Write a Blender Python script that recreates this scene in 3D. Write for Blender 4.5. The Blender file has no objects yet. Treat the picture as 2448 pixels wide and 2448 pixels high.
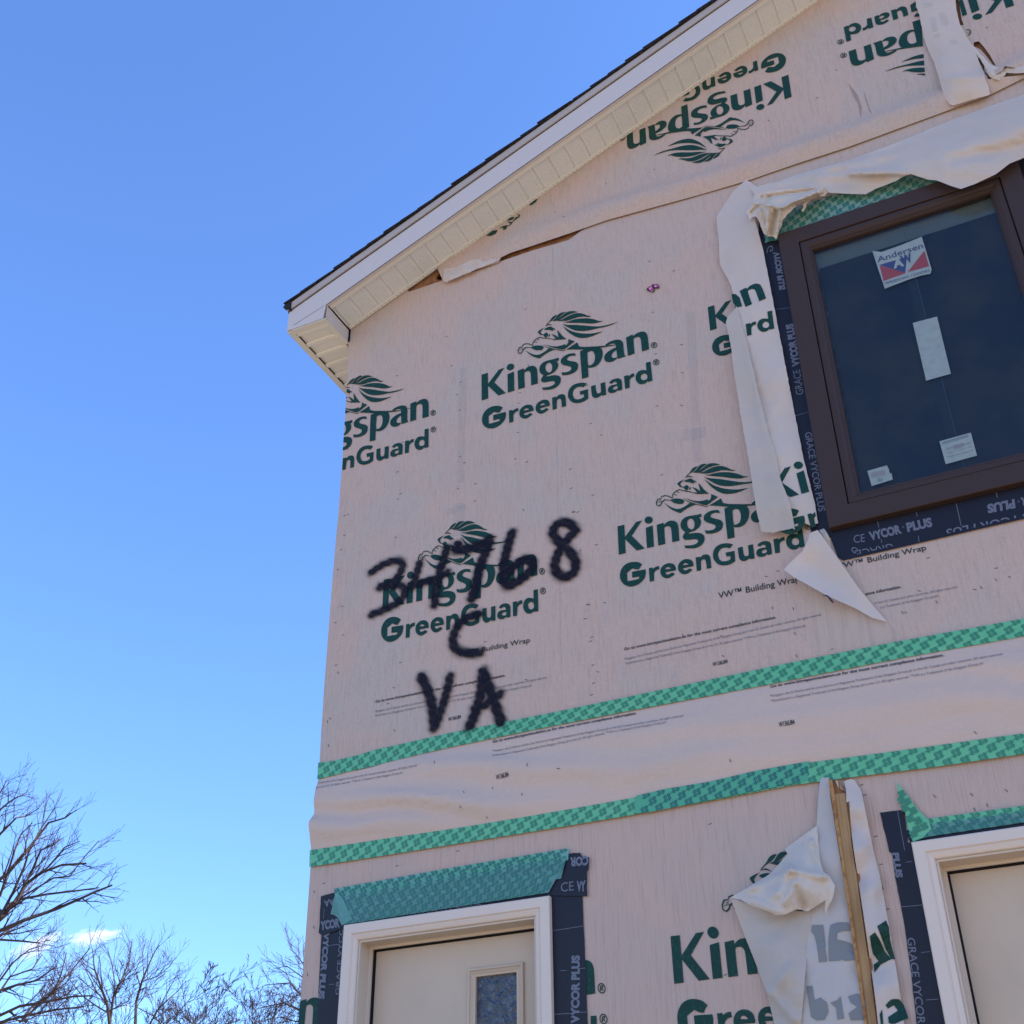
import bpy, bmesh, math, random
import numpy as np
from mathutils import Vector, Matrix, noise as mnoise
from mathutils.geometry import delaunay_2d_cdt

# ------------------------------------------------------------------ camera, world, sun
scene = bpy.context.scene
COL = scene.collection
D = 5.2            # metres from the camera to the gable wall
CAMZ = 1.55
CX = CY = 1224.0
F = 2943.0
RM = np.array([[0.90135082, 0.00498478, 0.43306103],
               [-0.24285798, 0.83374326, 0.49587517],
               [-0.35858988, -0.55212981, 0.75270576]])
cam = bpy.data.cameras.new('camera')
camo = bpy.data.objects.new('camera', cam)
COL.objects.link(camo)
scene.camera = camo
cam.sensor_width = 36
cam.lens = 36 * F / 2448
cam.clip_start = 0.05
cam.clip_end = 6000
rx, dn, fw = RM[0], RM[1], RM[2]
camo.matrix_world = Matrix(((rx[0], -dn[0], -fw[0], 0),
                            (rx[2], -dn[2], -fw[2], 0),
                            (-rx[1], dn[1], fw[1], CAMZ),
                            (0, 0, 0, 1)))
scene.view_settings.view_transform = 'Standard'
scene.view_settings.look = 'None'
scene.view_settings.gamma = 1
scene.view_settings.exposure = 1.05
scene.view_settings.use_curve_mapping = False
scene.cycles.volume_bounces = 6

SUN_DIR = Vector((0.86, 0.30, 0.62)).normalized()       # towards the sun: right of and a little behind the wall
sun_el = math.asin(SUN_DIR.z)
sun_az = math.atan2(SUN_DIR.x, SUN_DIR.y)
world = bpy.data.worlds.new('World')
scene.world = world
world.use_nodes = True
wn = world.node_tree
bg = wn.nodes['Background']
sky = wn.nodes.new('ShaderNodeTexSky')
sky.sky_type = 'NISHITA'
sky.sun_disc = False
sky.sun_elevation = sun_el
sky.sun_rotation = sun_az
sky.air_density = 1.0
sky.dust_density = 0.3
sky.ozone_density = 4.0
sky.altitude = 100
tint = wn.nodes.new('ShaderNodeMix'); tint.data_type = 'RGBA'; tint.blend_type = 'MULTIPLY'
tint.inputs[0].default_value = 1.0; tint.inputs[7].default_value = (0.79, 0.97, 1.27, 1)
wn.links.new(sky.outputs[0], tint.inputs[6]); wn.links.new(tint.outputs[2], bg.inputs[0])
bg.inputs[1].default_value = 0.15
sl = bpy.data.lights.new('sun', 'SUN')
sl.energy = 5.0
sl.angle = math.radians(0.53)
sl.color = (1.0, 0.91, 0.80)
so = bpy.data.objects.new('sun', sl)
COL.objects.link(so)
so.rotation_euler = (-SUN_DIR).to_track_quat('-Z', 'Y').to_euler()
so.location = (20, 8, 20)

# ------------------------------------------------------------------ geometry helpers
def ray(px, py):
    return RM.T @ np.array([(px - CX) / F, (py - CY) / F, 1.0])
def P(px, py, off=0.0):
    """photo pixel -> (x, z) on the vertical plane `off` metres in front of the wall"""
    d = ray(px, py); t = (D - off) / d[2]
    return (d[0] * t, CAMZ - d[1] * t)
def P3(px, py, off=0.0):
    x, z = P(px, py, off)
    return (x, D - off, z)
def PD(px, py, Y):
    d = ray(px, py); t = Y / d[2]
    return Vector((d[0] * t, Y, CAMZ - d[1] * t))
def Q(x, z, off=0.0):
    w = RM @ np.array([x, CAMZ - z, D - off])
    return (CX + F * w[0] / w[2], CY + F * w[1] / w[2])
def view(ox, oy, s):
    return lambda pts: [(ox + a / s, oy + b / s) for a, b in pts]

def link(o, parent=None):
    COL.objects.link(o)
    if parent is not None:
        o.parent = parent
        o.matrix_parent_inverse = PINV.get(parent.name, Matrix.Identity(4))
    return o
PINV = {}
def mesh_obj(name, verts, faces, mats, parent=None, smooth=False, mi=None, kind=None, label=None):
    me = bpy.data.meshes.new(name)
    me.from_pydata([tuple(v) for v in verts], [], faces)
    if not isinstance(mats, (list, tuple)):
        mats = [mats]
    for m in mats:
        me.materials.append(m)
    if mi is not None:
        me.polygons.foreach_set('material_index', mi)
    if smooth:
        me.polygons.foreach_set('use_smooth', [True] * len(me.polygons))
    me.update()
    o = bpy.data.objects.new(name, me)
    link(o, parent)
    if kind: o['kind'] = kind
    if label: o['label'] = label
    return o
def thing(name, label, cat, loc=(0, 0, 0), group=None):
    o = bpy.data.objects.new(name, None)
    o.empty_display_size = 0.3
    COL.objects.link(o)
    o.location = loc
    o['label'] = label; o['category'] = cat
    if group: o['group'] = group
    PINV[o.name] = Matrix.Translation(-Vector(loc))
    return o

class MB:
    def __init__(s): s.v = []; s.f = []; s.mi = []
    def add(s, vs, fs, mi=0):
        b = len(s.v); s.v += [tuple(v) for v in vs]
        s.f += [tuple(i + b for i in f) for f in fs]; s.mi += [mi] * len(fs)
    def box(s, x0, x1, y0, y1, z0, z1, mi=0):
        s.add([(x0, y0, z0), (x1, y0, z0), (x1, y1, z0), (x0, y1, z0), (x0, y0, z1), (x1, y0, z1), (x1, y1, z1), (x0, y1, z1)],
              [(0, 3, 2, 1), (4, 5, 6, 7), (0, 1, 5, 4), (1, 2, 6, 5), (2, 3, 7, 6), (3, 0, 4, 7)], mi)
    def prism(s, poly, e0, e1, mi=0):
        """poly of 3-D points, extruded from offset vector e0 to e1"""
        n = len(poly)
        a = [Vector(p) + Vector(e0) for p in poly]; b = [Vector(p) + Vector(e1) for p in poly]
        s.add(a + b, [tuple(range(n)), tuple(range(2 * n - 1, n - 1, -1))] + [(i, i + n, (i + 1) % n + n, (i + 1) % n) for i in range(n)], mi)
    def build(s, name, mats, parent=None, **k):
        return mesh_obj(name, s.v, s.f, mats, parent, mi=s.mi, **k)

def inside(pts, loops):
    pts = np.asarray(pts, float); res = np.zeros(len(pts), bool)
    for lp in loops:
        a = np.asarray(lp, float); b = np.roll(a, -1, axis=0)
        for (x0, y0), (x1, y1) in zip(a, b):
            if y0 == y1: continue
            c = ((y0 > pts[:, 1]) != (y1 > pts[:, 1]))
            res ^= c & (pts[:, 0] < (x1 - x0) * (pts[:, 1] - y0) / (y1 - y0) + x0)
    return res
def densify(lp, step):
    out = []
    for i, p in enumerate(lp):
        q = lp[(i + 1) % len(lp)]
        n = max(1, int(math.ceil(math.hypot(q[0] - p[0], q[1] - p[1]) / step)))
        for k in range(n):
            out.append((p[0] + (q[0] - p[0]) * k / n, p[1] + (q[1] - p[1]) * k / n))
    return out
def fill(loops, step, jitter=0.25):
    """triangulate loops (even-odd) with extra interior points every `step`"""
    loops = [densify(l, step) for l in loops]
    vs = []; es = []
    for l in loops:
        b = len(vs); vs += l
        es += [(b + i, b + (i + 1) % len(l)) for i in range(len(l))]
    a = np.array(vs); x0, y0 = a.min(0); x1, y1 = a.max(0)
    if (x1 - x0) > step or (y1 - y0) > step:
        gx, gy = np.meshgrid(np.arange(x0 + step / 2, x1, step), np.arange(y0 + step / 2, y1, step))
        g = np.stack([gx.ravel(), gy.ravel()], 1)
        if len(g):
            g = g + np.random.default_rng(3).uniform(-jitter, jitter, g.shape) * step
            g = g[inside(g, loops)]
            vs += [tuple(p) for p in g]
    r = delaunay_2d_cdt([Vector(v) for v in vs], es, [], 0, 1e-7)
    ov = [tuple(v) for v in r[0]]; of = [tuple(f) for f in r[2]]
    if not of: return ov, []
    va = np.array(ov)
    cen = np.array([va[list(f)].mean(0) for f in of])
    ok = inside(cen, loops)
    return ov, [f for f, k in zip(of, ok) if k]
def smooth_poly(p, closed=True, lim=50):
    """insert Catmull-Rom midpoints where the outline bends gently"""
    n = len(p); out = []
    def corner(i):
        a, b, c = p[i - 1], p[i], p[(i + 1) % n]
        v1 = (b[0] - a[0], b[1] - a[1]); v2 = (c[0] - b[0], c[1] - b[1])
        l = math.hypot(*v1) * math.hypot(*v2)
        if l == 0: return True
        return math.degrees(math.acos(max(-1, min(1, (v1[0] * v2[0] + v1[1] * v2[1]) / l)))) > lim
    cs = [corner(i) for i in range(n)]
    for i in range(n):
        out.append(p[i]); j = (i + 1) % n
        a = p[i] if cs[i] else p[i - 1]; d = p[j] if cs[j] else p[(j + 1) % n]
        b, c = p[i], p[j]
        if cs[i]: a = (2 * b[0] - c[0], 2 * b[1] - c[1])
        if cs[j]: d = (2 * c[0] - b[0], 2 * c[1] - b[1])
        out.append(((-a[0] + 9 * b[0] + 9 * c[0] - d[0]) / 16, (-a[1] + 9 * b[1] + 9 * c[1] - d[1]) / 16))
    return out
def nz(x, y, z=0.0): return mnoise.noise(Vector((x, y, z)))

# ------------------------------------------------------------------ materials
def mat(name, col, rough=0.6, spec=0.3, metal=0.0, var=None, bump=None, alpha=None, coat=0):
    m = bpy.data.materials.new(name); m.use_nodes = True
    nt = m.node_tree; b = nt.nodes['Principled BSDF']
    b.inputs['Base Color'].default_value = (*col, 1)
    b.inputs['Roughness'].default_value = rough
    b.inputs['Specular IOR Level'].default_value = spec
    b.inputs['Metallic'].default_value = metal
    if coat: b.inputs['Coat Weight'].default_value = coat
    if alpha is not None: b.inputs['Alpha'].default_value = alpha
    if var:   # [(scale xyz, noise scale, colour2, lo, hi), ...]
        prev = None
        tc = nt.nodes.new('ShaderNodeTexCoord')
        for (sx, sy, sz), ns, c2, lo, hi in var:
            mp = nt.nodes.new('ShaderNodeMapping'); mp.inputs['Scale'].default_value = (sx, sy, sz)
            nt.links.new(tc.outputs['Object'], mp.inputs[0])
            n = nt.nodes.new('ShaderNodeTexNoise'); n.inputs['Scale'].default_value = ns
            n.inputs['Detail'].default_value = 5; n.inputs['Roughness'].default_value = 0.6
            nt.links.new(mp.outputs[0], n.inputs['Vector'])
            mr = nt.nodes.new('ShaderNodeMapRange')
            mr.inputs['From Min'].default_value = lo; mr.inputs['From Max'].default_value = hi
            nt.links.new(n.outputs['Fac'], mr.inputs['Value'])
            mx = nt.nodes.new('ShaderNodeMix'); mx.data_type = 'RGBA'
            nt.links.new(mr.outputs[0], mx.inputs[0])
            if prev is None: mx.inputs[6].default_value = (*col, 1)
            else: nt.links.new(prev, mx.inputs[6])
            mx.inputs[7].default_value = (*c2, 1)
            prev = mx.outputs[2]
        nt.links.new(prev, b.inputs['Base Color'])
    if bump:  # [(scale xyz, noise scale, strength, distance), ...]
        prevn = None
        tc = nt.nodes.new('ShaderNodeTexCoord')
        for (sx, sy, sz), ns, st, di in bump:
            mp = nt.nodes.new('ShaderNodeMapping'); mp.inputs['Scale'].default_value = (sx, sy, sz)
            nt.links.new(tc.outputs['Object'], mp.inputs[0])
            n = nt.nodes.new('ShaderNodeTexNoise'); n.inputs['Scale'].default_value = ns
            n.inputs['Detail'].default_value = 6
            nt.links.new(mp.outputs[0], n.inputs['Vector'])
            bp = nt.nodes.new('ShaderNodeBump'); bp.inputs['Strength'].default_value = st; bp.inputs['Distance'].default_value = di
            nt.links.new(n.outputs['Fac'], bp.inputs['Height'])
            if prevn is not None: nt.links.new(prevn, bp.inputs['Normal'])
            prevn = bp.outputs[0]
        nt.links.new(prevn, b.inputs['Normal'])
    return m
M = {}
WR = (0.515, 0.351, 0.266)
M['wrap'] = mat('house_wrap', WR, 0.5, 0.25,
    var=[((1, 1, 1), 2.2, (0.464, 0.356, 0.284), 0.42, 0.62), ((9, 9, 0.9), 9, (0.412, 0.288, 0.225), 0.48, 0.78), ((1, 1, 1), 60, (0.577, 0.409, 0.315), 0.5, 0.95)],
    bump=[((14, 14, 0.7), 6, 0.5, 0.004), ((1, 1, 1), 5, 0.35, 0.012), ((1, 1, 1), 160, 0.25, 0.001)])
M['wrap_band'] = mat('house_wrap_overlap', (0.556, 0.400, 0.310), 0.45, 0.3,
    var=[((1, 1, 1), 2.2, (0.525, 0.390, 0.306), 0.40, 0.66), ((1, 1, 1), 60, (0.608, 0.444, 0.342), 0.5, 0.95)],
    bump=[((1.2, 1, 5), 2.5, 0.5, 0.02), ((1, 1, 1), 160, 0.2, 0.001)])
M['wrap_low'] = mat('house_wrap_ribbed', WR, 0.5, 0.25,
    var=[((1, 1, 1), 2.2, (0.474, 0.346, 0.275), 0.40, 0.66), ((22, 22, 0.8), 7, (0.402, 0.258, 0.198), 0.50, 0.82)],
    bump=[((24, 24, 0.7), 6, 0.8, 0.005), ((1, 1, 1), 5, 0.35, 0.012)])
M['wrap_white'] = mat('house_wrap_loose', (0.673, 0.547, 0.456), 0.5, 0.25,
    var=[((1, 1, 1), 3, (0.632, 0.517, 0.432), 0.4, 0.7)], bump=[((1, 1, 1), 6, 0.12, 0.010), ((1, 1, 1), 140, 0.2, 0.001)])
M['wrap_back'] = mat('house_wrap_back', (0.571, 0.478, 0.400), 0.5, 0.25,
    var=[((1, 1, 1), 3, (0.530, 0.443, 0.367), 0.4, 0.7)], bump=[((1, 1, 1), 6, 0.12, 0.010), ((1, 1, 1), 140, 0.2, 0.001)])
M['wrap_cream'] = mat('house_wrap_crumpled', (0.683, 0.566, 0.456), 0.5, 0.25,
    bump=[((1, 1, 1), 140, 0.2, 0.001)])
INKV = [((1, 1, 1), 90, (0.018, 0.075, 0.05), 0.52, 0.75)]
M['ink'] = mat('green_ink', (0.006, 0.038, 0.026), 0.5, 0.2, var=INKV)
M['ink_black'] = mat('black_ink', (0.03, 0.035, 0.035), 0.5, 0.2)
M['ink_grey'] = mat('grey_ink', (0.17, 0.15, 0.16), 0.5, 0.2)
M['ink_fade'] = mat('ink_seen_through_wrap', (0.20, 0.20, 0.195), 0.5, 0.2)
M['ghost'] = mat('ghost_print', (0.40, 0.38, 0.375), 0.5, 0.25, alpha=0.11)
M['tape'] = mat('green_tape', (0.11, 0.40, 0.185), 0.28, 0.5, var=[((1, 1, 6), 3, (0.15, 0.43, 0.20), 0.45, 0.7)], bump=[((1, 1, 3), 12, 0.4, 0.004)])
M['tape2'] = mat('green_tape_double', (0.075, 0.33, 0.165), 0.28, 0.5, bump=[((1, 1, 3), 12, 0.4, 0.004)])
M['tape_teal'] = mat('green_tape_over_flashing', (0.15, 0.42, 0.31), 0.3, 0.4, alpha=0.52,
    var=[((2, 1, 6), 3, (0.20, 0.42, 0.38), 0.4, 0.7)], bump=[((1, 1, 3), 12, 0.5, 0.006)])
M['tape_head'] = mat('green_tape_head', (0.10, 0.40, 0.22), 0.3, 0.4, alpha=0.8, var=[((2, 1, 6), 3, (0.15, 0.36, 0.30), 0.42, 0.66)], bump=[((1, 1, 3), 12, 0.5, 0.006)])
M['clover'] = mat('tape_print', (0.035, 0.19, 0.09), 0.3, 0.5)
M['clover_dark'] = mat('tape_print_dark', (0.022, 0.13, 0.09), 0.3, 0.5)
M['vycor'] = mat('flashing_membrane', (0.0095, 0.0075, 0.013), 0.45, 0.3, bump=[((1, 1, 1), 25, 0.3, 0.004)])
M['vy_text'] = mat('flashing_print', (0.13, 0.13, 0.155), 0.4, 0.4)
M['fascia'] = mat('fascia_metal', (0.56, 0.475, 0.42), 0.35, 0.4, bump=[((1, 1, 1), 3, 0.15, 0.01)])
M['drip'] = mat('drip_edge_metal', (0.42, 0.345, 0.29), 0.4, 0.4)
M['soffit'] = mat('soffit_vinyl', (0.69, 0.63, 0.54), 0.5, 0.3, bump=[((1, 1, 1), 60, 0.2, 0.002)])
M['trim'] = mat('door_casing_white', (0.66, 0.52, 0.41), 0.45, 0.35, bump=[((1, 1, 1), 30, 0.2, 0.002)])
M['jamb'] = mat('door_jamb', (0.58, 0.46, 0.35), 0.5, 0.3)
M['door'] = mat('door_paint', (0.54, 0.40, 0.275), 0.45, 0.35, var=[((1, 1, 1), 4, (0.50, 0.37, 0.255), 0.4, 0.7)])
M['black'] = mat('gap_and_shadow_black', (0.012, 0.010, 0.012), 0.8, 0.1)
M['brown'] = mat('window_frame_brown', (0.046, 0.026, 0.020), 0.5, 0.25, bump=[((1, 1, 1), 40, 0.15, 0.001)])
M['room'] = mat('dark_room', (0.05, 0.055, 0.06), 0.9, 0.1)
M['blind'] = mat('reveal_grey', (0.11, 0.115, 0.11), 0.8, 0.1)
M['film'] = mat('blue_protective_film', (0.015, 0.017, 0.024), 0.6, 0.1, var=[((1, 1, 1), 2.5, (0.032, 0.028, 0.026), 0.42, 0.62)])
M['film2'] = mat('blue_film_strip', (0.022, 0.024, 0.030), 0.6, 0.1)
M['seam'] = mat('film_seam', (0.07, 0.08, 0.09), 0.5, 0.1)
M['paper'] = mat('sticker_paper', (0.26, 0.29, 0.265), 0.5, 0.3, var=[((1, 1, 1), 30, (0.22, 0.25, 0.23), 0.4, 0.7)])
M['s_navy'] = mat('sticker_navy', (0.035, 0.05, 0.12), 0.5)
M['s_red'] = mat('sticker_red', (0.23, 0.05, 0.06), 0.5)
M['s_grey'] = mat('sticker_grey', (0.14, 0.18, 0.19), 0.5)
M['shingle'] = mat('asphalt_shingle', (0.022, 0.018, 0.022), 0.9, 0.1, var=[((1, 1, 1), 60, (0.05, 0.042, 0.045), 0.45, 0.7)], bump=[((1, 1, 1), 200, 0.6, 0.003)])
M['osb'] = mat('sheathing_board', (0.30, 0.135, 0.06), 0.75, 0.2, var=[((1, 1, 1), 22, (0.20, 0.08, 0.035), 0.45, 0.65)], bump=[((1, 1, 1), 40, 0.4, 0.003)])
M['osb2'] = mat('sheathing_board_light', (0.42, 0.22, 0.08), 0.75, 0.2, var=[((1, 1, 1), 30, (0.26, 0.11, 0.04), 0.45, 0.65)])
M['wood'] = mat('pine_stud', (0.38, 0.22, 0.095), 0.65, 0.25, var=[((40, 40, 1.2), 3, (0.26, 0.135, 0.05), 0.45, 0.7)], bump=[((40, 40, 1), 5, 0.3, 0.002)])
M['staple'] = mat('staple_steel', (0.16, 0.12, 0.11), 0.5, 0.4, metal=0.3)
M['bark'] = mat('bark', (0.055, 0.042, 0.040), 0.9, 0.1, var=[((1, 1, 1), 3, (0.06, 0.042, 0.035), 0.45, 0.65)])
M['twig'] = mat('twig_bark', (0.050, 0.034, 0.038), 0.9, 0.1)
M['concrete'] = mat('foundation_concrete', (0.32, 0.30, 0.28), 0.9, 0.1)
M['pink'] = mat('pink_wing', (0.55, 0.10, 0.25), 0.5)
M['pinkdark'] = mat('dark_wing_edge', (0.05, 0.012, 0.03), 0.5)
M['pinkpale'] = mat('pale_wing', (0.75, 0.50, 0.60), 0.5)
M['stain'] = mat('brown_stain', (0.36, 0.22, 0.19), 0.6, 0.2, alpha=0.35)
def translucent(m, amt, col):
    nt = m.node_tree; b = nt.nodes['Principled BSDF']; out = nt.nodes['Material Output']
    t = nt.nodes.new('ShaderNodeBsdfTranslucent'); t.inputs[0].default_value = (*col, 1)
    mx = nt.nodes.new('ShaderNodeMixShader'); mx.inputs[0].default_value = amt
    nt.links.new(b.outputs[0], mx.inputs[1]); nt.links.new(t.outputs[0], mx.inputs[2]); nt.links.new(mx.outputs[0], out.inputs[0])
for k_ in ('wrap_white', 'wrap_back', 'wrap_cream'): translucent(M[k_], .22, (.75, .66, .58))
def glass_mat():
    m = bpy.data.materials.new('window_glass'); m.use_nodes = True; nt = m.node_tree
    nt.nodes.remove(nt.nodes['Principled BSDF']); out = nt.nodes['Material Output']
    t = nt.nodes.new('ShaderNodeBsdfTransparent'); g = nt.nodes.new('ShaderNodeBsdfGlossy'); g.inputs['Roughness'].default_value = 0.03
    fr = nt.nodes.new('ShaderNodeFresnel'); fr.inputs['IOR'].default_value = 1.5
    t.inputs[0].default_value = (0.88, 0.92, 0.92, 1)
    mx = nt.nodes.new('ShaderNodeMixShader')
    ge = nt.nodes.new('ShaderNodeNewGeometry'); iv = nt.nodes.new('ShaderNodeMath'); iv.operation = 'SUBTRACT'; iv.inputs[0].default_value = 1
    nt.links.new(ge.outputs['Backfacing'], iv.inputs[1])
    mm = nt.nodes.new('ShaderNodeMath'); mm.operation = 'MULTIPLY'; nt.links.new(fr.outputs[0], mm.inputs[0]); nt.links.new(iv.outputs[0], mm.inputs[1])
    nt.links.new(mm.outputs[0], mx.inputs[0]); nt.links.new(t.outputs[0], mx.inputs[1]); nt.links.new(g.outputs[0], mx.inputs[2])
    nt.links.new(mx.outputs[0], out.inputs[0]); return m
M['glass'] = glass_mat()
def deco_glass():
    m = mat('textured_glass', (0.035, 0.042, 0.055), 0.12, 0.6, var=[((1, 1, 1), 22, (0.12, 0.14, 0.17), 0.50, 0.75)], bump=[((1, 1, 1), 28, 1.0, 0.02)])
    return m
M['deco'] = deco_glass()
def paint_mat():
    m = bpy.data.materials.new('black_spray_paint'); m.use_nodes = True; nt = m.node_tree
    b = nt.nodes['Principled BSDF']; b.inputs['Base Color'].default_value = (0.006, 0.004, 0.009, 1); b.inputs['Roughness'].default_value = 0.6; b.inputs['Specular IOR Level'].default_value = 0.15
    a = nt.nodes.new('ShaderNodeAttribute'); a.attribute_name = 'coverage'
    tc = nt.nodes.new('ShaderNodeTexCoord'); n = nt.nodes.new('ShaderNodeTexNoise'); n.inputs['Scale'].default_value = 260; n.inputs['Detail'].default_value = 3
    nt.links.new(tc.outputs['Object'], n.inputs['Vector'])
    mu = nt.nodes.new('ShaderNodeMath'); mu.operation = 'MULTIPLY_ADD'; mu.inputs[1].default_value = 1.0; mu.inputs[2].default_value = -0.5
    nt.links.new(n.outputs['Fac'], mu.inputs[0])
    # speckle only matters in the thin overspray
    s = nt.nodes.new('ShaderNodeMath'); s.operation = 'ADD'; s.use_clamp = True
    k = nt.nodes.new('ShaderNodeMath'); k.operation = 'MULTIPLY'
    inv = nt.nodes.new('ShaderNodeMath'); inv.operation = 'SUBTRACT'; inv.inputs[0].default_value = 1.06; nt.links.new(a.outputs['Fac'], inv.inputs[1])
    ed = nt.nodes.new('ShaderNodeMath'); ed.operation = 'MULTIPLY'; nt.links.new(a.outputs['Fac'], ed.inputs[0]); nt.links.new(inv.outputs[0], ed.inputs[1])
    e8 = nt.nodes.new('ShaderNodeMath'); e8.operation = 'MULTIPLY'; e8.inputs[1].default_value = .8; nt.links.new(ed.outputs[0], e8.inputs[0])
    nt.links.new(e8.outputs[0], k.inputs[0]); nt.links.new(mu.outputs[0], k.inputs[1])
    nt.links.new(a.outputs['Fac'], s.inputs[0]); nt.links.new(k.outputs[0], s.inputs[1])
    nt.links.new(s.outputs[0], b.inputs['Alpha'])
    return m
M['paint'] = paint_mat()
def perforated(name, col, sc):
    m = mat(name, col, 0.5, 0.3); nt = m.node_tree; b = nt.nodes['Principled BSDF']
    tc = nt.nodes.new('ShaderNodeTexCoord'); v = nt.nodes.new('ShaderNodeTexVoronoi'); v.inputs['Scale'].default_value = sc; v.inputs['Randomness'].default_value = 0.75 if 'fine' in name else 0.15
    nt.links.new(tc.outputs['Object'], v.inputs['Vector'])
    lt = nt.nodes.new('ShaderNodeMapRange'); lt.inputs['From Min'].default_value = 0.06; lt.inputs['From Max'].default_value = 0.20
    nt.links.new(v.outputs['Distance'], lt.inputs['Value'])
    mx = nt.nodes.new('ShaderNodeMix'); mx.data_type = 'RGBA'
    mx.inputs[6].default_value = (0.22, 0.20, 0.17, 1); mx.inputs[7].default_value = (*col, 1)
    nt.links.new(lt.outputs[0], mx.inputs[0]); nt.links.new(mx.outputs[2], b.inputs['Base Color']); return m
M['soffit_perf'] = perforated('perforated_vinyl', (0.76, 0.70, 0.60), 85)
M['soffit_perf2'] = perforated('perforated_vinyl_fine', (0.67, 0.645, 0.60), 75)

# ------------------------------------------------------------------ ground
gm = mat('dry_ground', (0.50, 0.40, 0.28), 0.95, 0.1,
    var=[((1, 1, 1), 0.08, (0.42, 0.35, 0.22), 0.4, 0.6), ((1, 1, 1), 1.5, (0.36, 0.28, 0.20), 0.45, 0.7), ((1, 1, 1), 20, (0.58, 0.47, 0.34), 0.5, 0.8)],
    bump=[((1, 1, 1), 4, 0.5, 0.05)])
gv = []; gf = []
rings = [0.01, 3, 6, 10, 16, 25, 40, 70, 120, 250, 600, 1500, 4000]
for r in rings:
    for k in range(48):
        a = 2 * math.pi * k / 48; x, y = r * math.cos(a), r * math.sin(a)
        dist = math.hypot(x, y)
        h = 0.0 if dist < 14 else 0.35 * nz(x * 0.04, y * 0.04) * min(1, (dist - 14) / 30)
        gv.append((x, y, h))
for i in range(len(rings) - 1):
    for k in range(48):
        k2 = (k + 1) % 48
        gf.append((i * 48 + k, (i + 1) * 48 + k, (i + 1) * 48 + k2, i * 48 + k2))
mesh_obj('ground', gv, gf, gm, smooth=True, kind='structure')

# ------------------------------------------------------------------ the house
XR = 5.60          # right-hand corner of the gable (out of frame)
XRIDGE = 0.97
house = thing('house', 'unfinished two-storey gabled house wrapped in printed pinkish building wrap', 'house', (XRIDGE, D, 0))
def rake_z(x):     # underside of the rake soffit
    xx = x if x <= XRIDGE else 2 * XRIDGE - x
    return 7.195 + 0.43 * (xx + 3.69)

# left corner of the wall, traced: photo pixels from the eave down to the bottom of the frame
corner_px = [(834, 812), (830, 931), (811, 1216), (793, 1420), (775, 1647), (764, 1826)]
corner_low = [(763, 1866), (759, 1905), (754, 1945), (749, 1985), (745, 2040), (732, 2230), (714, 2448)]
cpts = sorted([P(*q)[::-1] for q in corner_px + corner_low])
cz = [c[0] for c in cpts]; cxs = [c[1] for c in cpts]
def xcorner(z): return float(np.interp(z, cz, cxs))

# ---- board sheathing behind the wrap (with openings cut out)
DOOR1 = (-3.383, -2.285, 3.190); DOORW = DOOR1[1] - DOOR1[0]
DOOR2X = -0.662; FLOORZ = 1.10
WIN = (-0.768, 0.528, 4.747, 6.735)
HOLES = [[(DOOR1[0] + .07, FLOORZ), (DOOR1[1] - .07, FLOORZ), (DOOR1[1] - .07, 3.12), (DOOR1[0] + .07, 3.12)],
         [(DOOR2X + .07, FLOORZ), (DOOR2X + DOORW - .07, FLOORZ), (DOOR2X + DOORW - .07, 3.12), (DOOR2X + .07, 3.12)],
         [(WIN[0] + .06, WIN[2] + .06), (WIN[1] - .06, WIN[2] + .06), (WIN[1] - .06, WIN[3] - .06), (WIN[0] + .06, WIN[3] - .06)]]
topl = [(XR, rake_z(XR) + .14), (XRIDGE, rake_z(XRIDGE) + .14), (-3.655, rake_z(-3.655) + .14)]
# the vent hole seen under the soffit
vent = view(960, 300, 4.83)([(385, 1765), (395, 1725), (440, 1690), (490, 1655), (480, 1700), (488, 1745), (440, 1765)])
ventp = [P(*q) for q in vent]
# boards laid in three big sheets per storey, joined to one part (hidden but for slits)
lcor = [(xcorner(z) + .006, z) for z in np.linspace(7.1, .60, 24)]
ov, of = fill([[(xcorner(.6) + .006, 0.55), (XR, 0.55)] + topl + lcor[:-1], *HOLES, ventp], 0.5)
vv = [(x, D + 0.014, z) for x, z in ov] + [(x, D + 0.03, z) for x, z in ov]
nn = len(ov)
mesh_obj('wall_sheathing', vv, of + [tuple(i + nn for i in reversed(f)) for f in of], M['osb'], house)
mb = MB()
mb.box(-3.60, -3.57, D + .02, D + 9.0, .55, 7.2); mb.box(XR - .03, XR, D + .02, D + 9.0, .55, 7.2)
mb.box(-3.63, XR, D + 8.97, D + 9.0, .55, 7.2)
mb.build('side_wall', M['osb'], house)
mb = MB(); mb.box(-3.60, XR + .02, D + .0, D + 9.02, -.3, .62); mb.build('foundation', M['concrete'], house)
mb = MB(); mb.box(-3.58, XR - .05, D + .05, D + 8.95, FLOORZ - .1, FLOORZ); mb.box(-3.58, XR - .05, D + .05, D + 8.95, 3.95, 4.05); mb.build('floor_slab', M['room'], house)

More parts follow.
